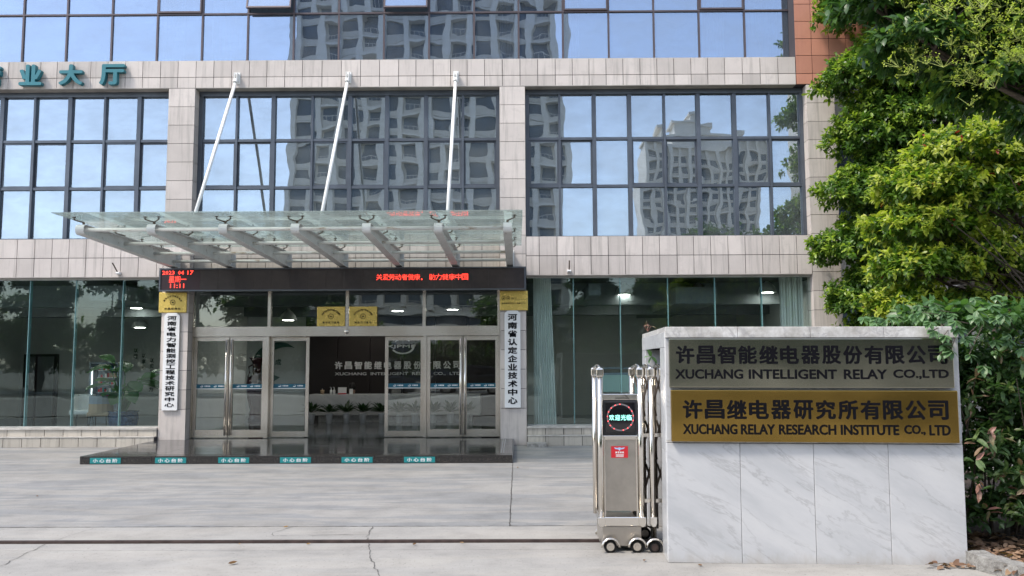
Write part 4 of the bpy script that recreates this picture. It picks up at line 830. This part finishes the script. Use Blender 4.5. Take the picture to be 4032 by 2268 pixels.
# ============================================================ MARBLE SIGN WALL
RZ, RY = rad(-2.62), rad(.28)
def lthing(name, label, cat, lz=0):
    t = thing(name, label, cat, (1.232, 7.09, 0), rot=(0, RY, RZ)); ORG[t.name] = Vector((0, 0, 0)); return t
W_ = lthing('marble_sign_wall', 'white veined marble entrance wall with two metal name plaques and an open gate bay', 'wall')
W = 2.41
c_ = MB(); c_.box(.02, W - .02, .02, .32, 0, 1.90); c_.box(.02, W - .02, 1.55, 1.85, 0, 1.90); c_.box(W - .3, W - .02, .32, 1.55, 0, 1.90); c_.box(.02, W - .02, .32, 1.55, 1.78, 1.90); c_.build('core', M['dark_inside'], W_)
def marble_piece(name, x0, x1, y0, y1, z0, z1, m='marble'): bevel(block(name, x0, x1, y0, y1, z0, z1, M[m], W_), .003, 1)
for a, b in ((0, .605), (.605, 1.205), (1.205, 1.808), (1.808, W)):
    marble_piece('marble_panel', a + .0015, b - .0015, 0, .0195, .002, .976); marble_piece('cap_panel', a + .0015, b - .0015, -.012, .0195, 1.852, 1.944, 'marble_old')
marble_piece('frame_slab', .0015, W - .0015, .004, .0195, .980, .996, 'marble_old'); marble_piece('frame_slab', .0015, W - .0015, .004, .0195, .997, 1.8515)
for a, b in ((0, .605), (.605, 1.205), (1.205, 1.808), (1.808, W)): marble_piece('top_slab', a + .0015, b - .0015, .0197, 1.87, 1.902, 1.944, 'marble_old')
marble_piece('side_panel', -.002, .018, .0205, .335, .002, .90); marble_piece('side_panel', -.002, .018, .0205, .335, .903, 1.77); marble_piece('side_panel', -.002, .018, 1.54, 1.87, .002, .90); marble_piece('side_panel', -.002, .018, 1.54, 1.87, .903, 1.77); marble_piece('lintel_panel', -.002, .018, .0205, 1.87, 1.773, 1.9015)
marble_piece('reveal_panel', .0185, .30, .3205, .335, .002, 1.77); marble_piece('reveal_panel', .0185, .30, 1.535, 1.5495, .002, 1.77)
for z0, z1 in ((.002, .97), (.973, 1.9)): marble_piece('end_panel', W - .0195, W, .0205, 1.87, z0, z1)
def lplaque(name, label, x0, x1, z0, z1, mat, l1, l2):
    t = lthing(name, label, 'plaque'); bevel(MB().box(x0, x1, -.048, .003, z0, z1).build('plate', M[mat], t), .007, 2)
    n = len(l1[0]); ww = (l1[2] - l1[1]) / (n - .10)
    for i, ch in enumerate(l1[0]):
        m_ = MB(); text_into(m_, ch, l1[1] + ww * i, l1[1] + ww * (i + .9), l1[3], l1[4], -.0495, .028, 0, 4); m_.build('character', M['black_gloss'], t)
    for s_, a, b in l2[0]:
        m_ = MB(); text_into(m_, s_, a, b, l2[1], l2[2], -.0495, l2[3], res=4); m_.build('word', M['black_gloss'], t)
def X1(zx): return (zx - 33) / 1541 * 2.375 + .012          # measured along the plaque
lplaque('steel_name_plaque', 'upper, silver grey company name plaque on the marble wall', .028, 2.345, 1.437, 1.845, 'plaque_steel',
        ('许昌智能继电器股份有限公司', .083, 2.295, 1.632, 1.787), ([('XUCHANG', .075, .635), ('INTELLIGENT', .68, 1.40), ('RELAY', 1.455, 1.805), ('CO.,LTD', 1.855, 2.30)], 1.508, 1.590, .034))
lplaque('brass_name_plaque', 'lower, golden brass company name plaque on the marble wall', .038, 2.365, .992, 1.417, 'plaque_brass',
        ('许昌继电器研究所有限公司', .132, 2.285, 1.178, 1.338), ([('XUCHANG', .132, .578), ('RELAY', .605, .885), ('RESEARCH', .915, 1.38), ('INSTITUTE', 1.415, 1.885), ('CO.,', 1.925, 2.095), ('LTD', 2.125, 2.295)], 1.052, 1.138, .034))

# ============================================================ KERB, BED, LITTER
kp = [(3.62, 6.98), (3.625, 6.80), (3.72, 6.50), (3.92, 6.20), (4.25, 5.85), (4.7, 5.5), (5.4, 5.1), (6.5, 4.7)]
for i in range(len(kp) - 1):
    (ax, ay), (bx, by) = kp[i], kp[i + 1]; d = Vector((bx - ax, by - ay)).normalized(); s = Vector((-d.y, d.x)) * -.0 + Vector((-d.y, d.x)) * .15
    mb = MB(); mb.prism([(ax, ay), (bx, by), (bx + s.x, by + s.y), (ax + s.x, ay + s.y)], 'z', 0, .115)
    bm_o = mb.build('kerb_stone', M['kerb'], None, loc=((ax + bx) / 2, (ay + by) / 2, 0)); tag(bm_o, kind='structure')
    sm = bm_o.modifiers.new('s', 'SUBSURF'); sm.subdivision_type = 'SIMPLE'; sm.levels = sm.render_levels = 4
    tx = bpy.data.textures.new('k', 'CLOUDS'); tx.noise_scale = .09; dm = bm_o.modifiers.new('d', 'DISPLACE'); dm.texture = tx; dm.strength = .03; dm.mid_level = .6; dm.texture_coords = 'GLOBAL'
mb = MB(); mb.prism([(3.74, 7.0), (3.76, 6.75), (3.86, 6.52), (4.1, 6.2), (5.0, 5.6), (6.6, 4.85), (16, 4.85), (16, 12.5), (3.68, 12.5), (3.68, 9.0)], 'z', .0, .055)
tag(mb.build('planting_bed', M['soil']), kind='structure')
def litter(n, xr, yr, z, name, label=None):
    P = np.stack([RNG.uniform(*xr, n), RNG.uniform(*yr, n), np.full(n, z) + RNG.random(n) * .03], 1); a = RNG.random(n) * 6.283
    D = np.stack([np.cos(a), np.sin(a), RNG.normal(size=n) * .25], 1); t = RNG.random((n, 1)); T = np.array([.12, .06, .035]) * (1 - t) + np.array([.34, .22, .14]) * t
    me = leaves_mesh(name, P, D, np.tile([0, 0, 1.], (n, 1)) + RNG.normal(size=(n, 3)) * .35, .05 + RNG.random(n) * .05, np.full(n, 1.0), T, M['leaf_dry']); o = link(name, me); o['kind'] = 'stuff'; return o
litter(1500, (3.7, 5.6), (6.35, 7.9), .06, 'leaf_litter')
litter(26, (3.30, 3.68), (6.86, 7.03), .006, 'fallen_leaves')
for x, y, s, lb in ((-2.33, 7.10, .09, 'curled brown fallen leaf at the bottom centre of the threshold'), (-1.9, 7.82, .05, 'small brown leaf lying against the gate rail, nearer the platform middle'), (-.93, 7.80, .06, 'small dry leaf lying by the rail right of the concrete crack'), (-6.0, 10.6, .06, 'lone brown leaf on the forecourt at left'), (-2.32, 8.62, .06, 'dark leaf caught in the slab joint'), (2.75, 7.02, .05, 'brown leaf at the foot of the marble wall'), (1.45, 6.98, .05, 'brown leaf at the left foot of the marble wall'), (1.05, 7.15, .05, 'dry leaf on the concrete below the gate wheels'), (-2.55, 7.83, .04, 'tiny dry leaf on the rail, leftmost of the ones beside it'), (-.5, 7.83, .045, 'tiny dry leaf on the rail toward the gate'), (-.02, 13.3, .06, 'orange brown leaf in front of the right platform corner')):
    m_ = MB(); a = random.random() * 6; d = Vector((math.cos(a), math.sin(a), 0)); q = Vector((-d.y, d.x, 0)); vs = [Vector(p[0] * d + p[1] * q) * s + Vector((x, y, .008 + abs(p[1]) * s * .8 + (p[0] - .5) ** 2 * s * .5)) for p in LV]; m_.add(vs, LF)
    tag(m_.build('fallen_leaf', M['leaf_brown'], None, loc=(x, y, 0)), lb, 'leaf')

# ============================================================ TREES ON THE RIGHT
COL_A = [(.045, .10, .022), (.12, .215, .034), (.32, .41, .06)]
COL_Y = [(.06, .13, .022), (.17, .27, .034), (.46, .49, .075)]
COL_D = [(.03, .075, .026), (.075, .15, .04), (.24, .34, .06)]
def tree(name, label, base, top_r, h, lobes, leaf, cols, young, per=9, droop=.35, red=0, cat='tree', group=None, aspect=1.0, limbs=True):
    t = thing(name, label, cat, (base[0], base[1], 0), group=group)
    x, y = base; MB().tube([(x, y, 0), (x + .08, y, h * .3), (x - .05, y + .05, h * .6), (x, y, h)], [top_r, top_r * .8, top_r * .6, top_r * .25], 10).build('trunk', M['bark'], t, True)
    if limbs: branchy((x, y, h * .42), [(l[0], l[1], l[2]) for l in lobes], top_r * .38, t)
    crown('crown', lobes, leaf, per, young, cols, t, droop, red=red, aspect=aspect); return t
tree('camphor_tree', 'tall camphor tree with mid green crown standing in front of the pier', (9.0, 16.0), .22, 7.6,
     [(x * 1.209, 16.15 + (y - 13.4) * .3, 1.65 + (z - 1.65) * 1.209, a * 1.209, min(b, .72), c * 1.209, int(n * 1.15)) for (x, y, z, a, b, c, n) in [(6.0, 13.6, 7.4, 1.1, 1.0, .95, 640), (5.85, 13.4, 6.15, .95, .9, .70, 560), (5.95, 13.4, 5.15, .95, .9, .65, 540), (5.65, 13.3, 4.25, .80, .8, .55, 420), (5.45, 13.2, 3.35, .75, .8, .50, 420), (5.6, 13.2, 2.55, .75, .8, .50, 420), (5.7, 13.2, 1.9, .8, .8, .45, 300), (7.1, 13.6, 6.6, 1.1, 1.1, .9, 460), (8.4, 14.0, 5.5, 1.3, 1.1, 1.1, 480), (7.3, 13.8, 8.4, 1.3, 1.1, .8, 320), (7.0, 13.5, 4.5, 1.0, .8, .8, 460), (6.9, 13.4, 3.3, 1.0, .8, .7, 360), (6.7, 13.2, 5.5, .9, .8, .7, 420), (9.3, 14, 7.2, 1.3, 1.1, 1.1, 380), (8.6, 13.9, 3.8, 1.2, .9, .9, 260), (6.5, 13.6, 6.75, .9, .8, .7, 380), (6.15, 13.5, 5.65, .8, .8, .6, 380), (6.15, 13.5, 4.7, .8, .8, .55, 380), (5.95, 13.5, 3.8, .75, .8, .5, 360), (5.95, 13.5, 2.95, .75, .8, .5, 340), (6.0, 13.5, 2.2, .75, .8, .5, 300)]],
     .105, COL_A, .6, 13)
tree('young_camphor_tree', 'camphor tree with bright yellow green new leaves rising behind the marble wall', (6.6, 10.4), .13, 4.3,
     [(5.45, 10.0, 4.10, .75, .7, .42, 440), (5.0, 9.9, 3.65, .75, .6, .36, 420), (4.78, 9.8, 3.15, .72, .6, .33, 400), (4.72, 9.7, 2.68, .70, .6, .30, 360), (5.7, 9.9, 3.45, .8, .7, .5, 420), (5.6, 9.8, 2.75, .8, .6, .45, 360), (6.3, 10.0, 3.9, .6, .6, .5, 260), (4.65, 9.8, 2.25, .62, .5, .28, 300), (5.3, 9.7, 2.2, .7, .5, .30, 260), (6.3, 9.9, 2.5, .6, .5, .5, 180)],
     .086, COL_Y, .85, 13, red=.004)
nt_ = tree('overhanging_camphor_tree', 'dark glossy camphor tree overhanging the top right corner with flower sprays', (7.2, 7.4), .16, 5.6,
     [(4.35, 8.1, 5.15, .75, .6, .42, 230), (3.95, 8.0, 4.72, .55, .5, .26, 130), (4.75, 8.0, 4.35, .60, .5, .36, 170), (5.3, 7.9, 3.95, .55, .5, .45, 170), (5.3, 8.0, 4.8, .8, .6, .5, 320), (4.5, 8.4, 4.75, .9, .4, .35, 260), (5.0, 8.3, 4.3, .8, .3, .35, 200), (5.45, 7.6, 3.35, .45, .4, .35, 90), (3.55, 8.1, 5.15, .45, .4, .25, 80)],
     .118, COL_D, .3, 10, droop=.75)
# flower sprays
P, D, N, L, T = [], [], [], [], []
fm = MB()
for (cx, cy, cz, rx, ry, rz, n) in [(4.3, 7.75, 5.1, .8, .5, .5, 34), (4.0, 7.6, 4.6, .6, .4, .35, 34), (4.75, 7.55, 4.45, .7, .4, .45, 40), (5.0, 7.3, 4.0, .5, .4, .5, 34)]:
    for _ in range(n):
        p = Vector((cx + random.uniform(-rx, rx), cy + random.uniform(-ry, ry) * .6 - .1, cz + random.uniform(-rz, rz)))
        for b_ in range(7):
            e = p + Vector((random.uniform(-.11, .11), random.uniform(-.09, .09), random.uniform(.0, .13))); fm.tube([p, e], [.0022, .0012], 3, False)
            for q in range(5):
                P.append(tuple(e + Vector([random.uniform(-.018, .018) for _ in range(3)]))); D.append([random.gauss(0, 1) for _ in range(3)]); N.append((0, 0, 1)); L.append(.019); T.append((.42, .48, .10))
me = leaves_mesh('flower_buds', np.array(P) - np.array(org(nt_)), np.array(D), np.array(N, float), np.array(L), np.full(len(P), 1.6), np.array(T), M['leaf']); o = link('flower_buds', me, nt_); o['kind'] = 'stuff'
o = fm.build('flower_stalks', plain('spray_stem', (.34, .40, .09), .6), nt_); o['kind'] = 'stuff'
# low bare branches at right
tb = thing('bare_branched_shrub', 'tangle of dark bare branches behind the hedge at right', 'shrub', (6.3, 9.2, 0)); m_ = MB()
for _ in range(55):
    p = Vector((6.4 + random.uniform(-.4, .4), 9.3, 1.4 + random.random() * .9)); e = p + Vector((random.uniform(-1.7, .2), random.uniform(-.3, .3), random.uniform(-.1, 1.5))); m_.tube([p, p.lerp(e, .5) + Vector((0, 0, random.uniform(-.1, .15))), e], [.018, .011, .004], 5)
m_.tube([(6.4, 9.3, 0), (6.4, 9.3, 1.9)], .07, 8); m_.build('branch', M['bark'], tb)

# hedge (photinia)
hd = thing('photinia_hedge', 'dense hedge with bronze young leaves right of the marble wall', 'hedge', (4.8, 7.9, .055))
m_ = MB()
for _ in range(70):
    x = random.uniform(3.9, 6.2); y = random.uniform(7.5, 8.6); m_.tube([(x, y, .05), (x + random.uniform(-.15, .15), y - .1, .8), (x + random.uniform(-.3, .3), y + random.uniform(-.4, .1), random.uniform(1.2, 1.9))], [.012, .008, .003], 5)
m_.build('stem', M['bark'], hd)
crown('foliage', [(4.5, 7.85, 1.25, .68, .5, .65, 420), (4.4, 7.7, .65, .66, .5, .55, 430), (4.5, 7.6, .30, .75, .4, .25, 260), (5.3, 7.8, 1.0, .8, .6, .8, 420), (4.7, 8.1, 1.6, .8, .5, .35, 260), (6.2, 7.9, 1.0, .8, .6, .9, 200), (4.5, 8.3, 1.0, .75, .3, 1.0, 350)], .085, 7, .10, [(.03, .075, .022), (.08, .15, .045), (.20, .24, .09)], hd, .25, aspect=.85)
def big_leaf(L=.09, wd=.85):
    m_ = MB(); m_.add([(p[0] * L, p[1] * L * wd, p[2] * L) for p in LV], LF); return m_
def leafset(parent, n, gen, mats, wd=.85, name='leaf'):
    meshes = [big_leaf(1.0, wd).mesh(name, M[m]) for m in mats]
    for i in range(n):
        p, d, L = gen(i); d = Vector(d).normalized(); up = Vector((random.gauss(0, .4), random.gauss(-.3, .4), 1)); s = up.cross(d).normalized(); u = d.cross(s)
        o = bpy.data.objects.new(name, meshes[random.choices(range(len(mats)), [1, .55][:len(mats)])[0] if len(mats) > 1 else 0]); C.objects.link(o); o.parent = parent
        mw = Matrix(((d.x, s.x, u.x, 0), (d.y, s.y, u.y, 0), (d.z, s.z, u.z, 0), (0, 0, 0, 1))) @ Matrix.Diagonal((L, L, L, 1)); mw.translation = Vector(p) - org(parent); o.matrix_basis = mw
twigs = [(random.uniform(3.84, 4.75), random.uniform(7.18, 7.42), random.uniform(.35, 1.75)) for _ in range(40)] + [(3.74, 7.0, 1.0), (3.70, 6.93, .85), (3.86, 7.0, 1.05), (3.8, 7.05, .62)]
def gl(i):
    t = twigs[i // 6 % len(twigs)]; k_ = i % 6; a = k_ * 1.05 + i; return (t[0] + random.uniform(-.02, .02), t[1] - .02, t[2] + random.uniform(-.03, .03)), (math.cos(a), -.35 + .3 * math.sin(a * 2), math.sin(a) * .8 + .15), random.uniform(.085, .125)
leafset(hd, 290, gl, ['leaf_photinia', 'leaf_bronze'], .8)
# creeper over the wall end
cr = thing('virginia_creeper', 'five leaved creeper with blue green leaves draped over the right end of the marble wall', 'creeper', (3.8, 7.4, 1.9))
cen = [(3.49, 6.92, 1.78), (3.55, 6.91, 1.74), (3.46, 6.92, 1.70), (3.42, 6.92, 1.90), (3.50, 6.91, 1.86), (3.60, 6.9, 1.92), (3.66, 6.9, 1.84), (3.58, 6.9, 1.98), (3.40, 6.93, 1.97), (3.68, 6.88, 1.70)] + [(random.uniform(3.15, 3.55), random.uniform(7.15, 7.9), 1.99 + random.uniform(0, .08)) for _ in range(12)] + [(random.uniform(3.5, 4.1), random.uniform(7.0, 7.8), 1.99 + random.uniform(0, .22)) for _ in range(22)] + [(random.uniform(3.72, 4.7), random.uniform(7.05, 7.5), random.uniform(1.6, 2.12)) for _ in range(16)]
def gc(i):
    c = cen[i // 5 % len(cen)]; k_ = i % 5 - 2; rs = random.Random(i // 5); base = rs.uniform(-2.6, -.5); a = base + k_ * .62
    return c, (math.cos(a), -.35 + rs.uniform(-.3, .1), math.sin(a) * .6 - .1), .105 * (1 - .13 * abs(k_)) * rs.uniform(.8, 1.15)
leafset(cr, len(cen) * 5 if len(cen) * 5 < 300 else 300, gc, ['leaf_creeper'], 1.15)
m_ = MB()
for c in cen: m_.tube([c, (c[0] + random.uniform(.05, .3), c[1] + .15, max(c[2] - .02, 1.96) if c[0] < 3.7 else c[2] - .1)], [.004, .003], 4)
m_.build('vine_stem', M['bark'], cr)
crown('foliage', [(4.35, 7.65, 1.98, .6, .35, .2, 120), (3.85, 7.75, 2.05, .35, .3, .12, 60)], .11, 5, .3, [(.035, .09, .025), (.09, .18, .06), (.17, .27, .10)], cr, .2, aspect=1.2)
sp2 = thing('wall_top_seedling', 'tiny dry seedling sprouting on the left top edge of the marble wall', 'plant', (1.26, 8.2, 1.95)); m_ = MB()
for d in ((-.04, 0, .03), (.0, 0, .05), (.035, 0, .03)): m_.tube([(1.24, 8.0, 1.94), (1.24 + d[0], 8.0, 1.95 + d[2] * 1.5)], [.004, .002], 4)
m_.build('stem', M['leaf_bronze'], sp2); leafset(sp2, 5, lambda i: ((1.24 + (i - 2) * .018, 8.0, 1.99 + .01 * (i % 2)), (math.cos(i * 1.4), -.3, math.sin(i * 1.4) + .3), .05), ['leaf_bronze'])
sp3 = thing('vine_sprig', 'green three leaved vine sprig hanging at the gate bay opening', 'plant', (1.2, 7.7, 1.66)); MB().tube([(1.30, 7.9, 1.58), (1.25, 7.7, 1.68), (1.20, 7.55, 1.70)], [.004, .003, .002], 4).build('stem', M['leaf_creeper'], sp3)
leafset(sp3, 4, lambda i: ((1.20, 7.55, 1.70), (math.cos(2.0 + i * 1.1), -.5, math.sin(2.0 + i * 1.1) * .8 - .1), .085), ['leaf_creeper'], 1.1)

# ============================================================ ACROSS THE STREET (seen mirrored in the glass)
def tower(name, label, x0, x1, y, depth, h, fl, bays, seed, roof=False, podium=False):
    rs = random.Random(seed); t = thing(name, label, 'building', ((x0 + x1) / 2, y, 0)); W = x1 - x0; nf = int(h / fl)
    m_ = MB(); m_.box(x0, x1, y - depth, y - 1.2, 0, h); m_.build('wall', M['tower'], t)
    step = W / bays; pm = MB()
    for i in range(bays + 1):
        x = x0 + step * i; z0 = 0 if not podium else 9; d = (1.5, .5)[i % 2] if 0 < i < bays else .9; pm.box(x - .42, x + .42, y - 1.3, y + d - .9, z0, h + (.8 if i % 2 else 0))
    pm.build('pier', M['tower'], t)
    for f in range(nf):
        z = f * fl
        if podium and z < 8: continue
        lm = MB()
        for i in range(bays):
            xa = x0 + step * i + .42; xb = xa + step - .84; out = (.9, .1)[(i + seed) % 2]
            lm.box(xa, xb, y - 1.2, y + out - .9, z + fl - .38, z + fl - .12); lm.box(xa, xb, y - 1.2, y - 1.0, z, z + .75)
            if (i + seed) % 2 == 0:
                lm.box(xa, xb, y + out - .96, y + out - .92, z + .95, z + 1.0); 
                for q in range(4): lm.box(xa + (xb - xa) * (q + .5) / 4, xa + (xb - xa) * (q + .5) / 4 + .04, y + out - .96, y + out - .92, z, z + .95)
        lm.build('floor_band', M['tower'], t)
    for i in range(bays):
        for f in range(nf):
            z = f * fl
            if podium and z < 8: continue
            xa = x0 + step * i + .42; xb = xa + step - .84; block('window', xa + .25 * (i % 2), xb - .25 * (i % 2), y - 1.2, y - 1.12, z + .76, z + fl - .40, M['tower_glass'], t)
    if roof:
        r_ = MB(); cx = (x0 + x1) / 2
        r_.box(x0 - .6, x1 + .6, y - depth, y + .3, h, h + .8); r_.box(cx - W * .30, cx + W * .30, y - depth + 2, y - 2, h + .8, h + 5); r_.box(cx - W * .33, cx + W * .33, y - depth + 1.5, y - 1.5, h + 5, h + 5.8); r_.box(cx - W * .14, cx + W * .14, y - depth + 3, y - 3, h + 5.8, h + 8.5); r_.box(cx - W * .16, cx + W * .16, y - depth + 2.5, y - 2.5, h + 8.5, h + 9.2); r_.build('roof_crown', M['tower'], t)
    if podium:
        p_ = MB(); p_.box(x0 - 2, x1 + 2, y - depth, y + 3, 0, 8); p_.build('podium', M['tower_glass'], t)
        for z in (1.0, 2.6, 4.4, 6.2, 8.0): MB().box(x0 - 2.5, x1 + 2.5, y - 1, y + 4.2, z, z + .55).build('podium_ledge', M['tower'], t)
tower('apartment_tower', 'tall pale apartment tower across the street, mirrored in the middle windows', -31.5, 6.2, -80, 16, 84, 2.95, 12, 1, podium=True)
tower('apartment_tower', 'farther apartment tower with stepped roof, mirrored in the right windows', 37, 70.7, -205, 14, 64, 3.05, 12, 2, True)
tower('apartment_tower', 'slim apartment tower edge mirrored beside the right curtain', 80, 104, -190, 14, 90, 3.05, 6, 3)
# street trees
def street_tree(x, y, h, label, r=2.6):
    lob = []
    for i in range(9):
        a = random.random() * 6.28; rr = r * random.uniform(.2, .75); lob.append((x + rr * math.cos(a), y + rr * math.sin(a) * .8, h * random.uniform(.26, .82), r * random.uniform(.4, .6), r * .5, h * random.uniform(.12, .18), 190))
    lob.append((x, y, h * .86, r * .45, r * .45, h * .13, 150))
    tree('street_tree', label, (x, y), .2, h * .75, lob, .34, [(.02, .05, .012), (.055, .12, .02), (.13, .20, .03)], .3, 6, group='camphor trees across the street')
for x, y, h, lb in [(-29.5, -17.5, 9, 'street tree across the road farthest to the left, behind the camera'), (-24.5, -17.5, 11.0, 'street tree second from the left across the road'), (-20.5, -18.2, 10.6, 'street tree third from left, mirrored in the lounge window'), (-16.5, -17.2, 8.5, 'street tree mirrored in the left door leaves'), (-11.5, -18.5, 6.6, 'low street tree mirrored left of the open doorway'),
                  (.2, -17.3, 7.6, 'street tree mirrored in the right hand door leaves'), (4.6, -17.6, 8.0, 'street tree mirrored just right of the right column'), (9.5, -17.4, 8.2, 'street tree mirrored under the far tower'), (14.5, -18.0, 8.4, 'street tree mirrored beside the far tower'), (19.5, -17.2, 8.0, 'street tree mirrored at the right curtain'), (25.5, -18, 10.5, 'rightmost street tree across the road'), (-34.5, -17.8, 9.5, 'street tree at the far left end of the row'), (9.4, -7.4, 9.0, 'smaller tree on the near pavement, mirrored dark in the wall plaques'), (13.6, -7.2, 9.0, 'second smaller tree on the near pavement farther right')]:
    street_tree(x, y, h, lb)
for i, x in enumerate(range(-42, 46, 8)):
    if -16 < x < -6: continue
    street_tree(x + random.uniform(-1, 1), -24 + random.uniform(-.8, .8), random.uniform(6.2, 7.6), 'low background tree number %s from the left in the second row across the street' % ['one', 'two', 'three', 'four', 'five', 'six', 'seven', 'eight', 'nine', 'ten', 'eleven', 'twelve'][i], 4.2)
nb = thing('added_shrub_bank', 'tall shrubs added on the near pavement behind the viewer to darken the plaque reflections', 'shrubs', (11, -7.2, 0)); crown('foliage', [(x, -7.2, 2.4, 1.2, .7, 2.5, 340) for x in (4.9, 6.2, 7.6, 9.2, 10.8, 12.4, 14.0, 15.6)], .2, 6, .2, [(.015, .045, .012), (.04, .10, .02), (.1, .16, .03)], nb)  # unseen shrubs, added so the plaques reflect something dark
# hedge row + shed across the street
hr = thing('clipped_hedge_row', 'long clipped hedge along the far pavement, mirrored in the doors', 'hedge', (0, -19, 0)); crown('foliage', [(x, -19.2, 1.5, 2.0, .6, random.uniform(1.3, 2.1), 260) for x in range(-42, 46, 3)], .26, 6, .2, [(.015, .045, .012), (.04, .10, .02), (.1, .16, .03)], hr)
sh = thing('guard_shed', 'white panelled shed with blue roof edge across the street', 'shed', (-12.5, -21, 0)); MB().box(-17, -8.6, -24, -21, 0, 2.9).build('wall', M['van'], sh); MB().box(-17.4, -8.2, -24.4, -20.6, 2.9, 3.15).build('roof', plain('blue_roof_edge', (.05, .2, .45), .5), sh); MB().box(-12, -10.2, -21.02, -20.96, .9, 2.1).build('window', M['tower_glass'], sh)
def car(x, y, rz, paint, label):
    t = thing('parked_car', label, 'car', (x, y, -.1), rot=(0, 0, rz)); ORG[t.name] = Vector((0, 0, 0))
    pr = [(-2.35, .35), (-2.38, .75), (-2.2, 1.0), (-1.2, 1.08), (1.9, 1.12), (2.3, .98), (2.38, .45), (2.2, .28), (1.85, .28), (1.75, .5), (1.45, .66), (1.15, .5), (1.05, .28), (-1.1, .28), (-1.2, .5), (-1.5, .66), (-1.8, .5), (-1.9, .28)]
    bevel(MB().prism(pr, 'y', -.9, .9).build('body', M[paint], t), .07, 3)
    bevel(MB().prism([(-1.25, 1.05), (-.45, 1.62), (1.35, 1.64), (2.0, 1.08)], 'y', -.76, .76).build('cabin', M['carglass'], t), .08, 2)
    bevel(MB().prism([(-.5, 1.61), (-.4, 1.67), (1.3, 1.69), (1.4, 1.63)], 'y', -.72, .72).build('roof', M[paint], t), .03)
    for sx in (-1.5, 1.45):
        for sy in (-.86, .86):
            w_ = MB().tube([(sx, sy - .1, .34), (sx, sy + .1, .34)], .34, 20).build('wheel', M['tyre'], t, True); MB().tube([(sx, sy - .115, .34), (sx, sy + .115, .34)], .22, 10).build('rim', M['steel'], w_)
    for sy in (-.6, .6): block('headlight', -2.36, -2.28, sy - .18, sy + .18, .72, .88, M['chrome'], t, local=True)
car(-2.6, -12.4, .02, 'carpaint', 'black car parked across the street, mirrored in the right door leaves'); car(-7.9, -12.6, 0, 'carpaint2', 'dark grey car parked across the street, mirrored left of the black one')
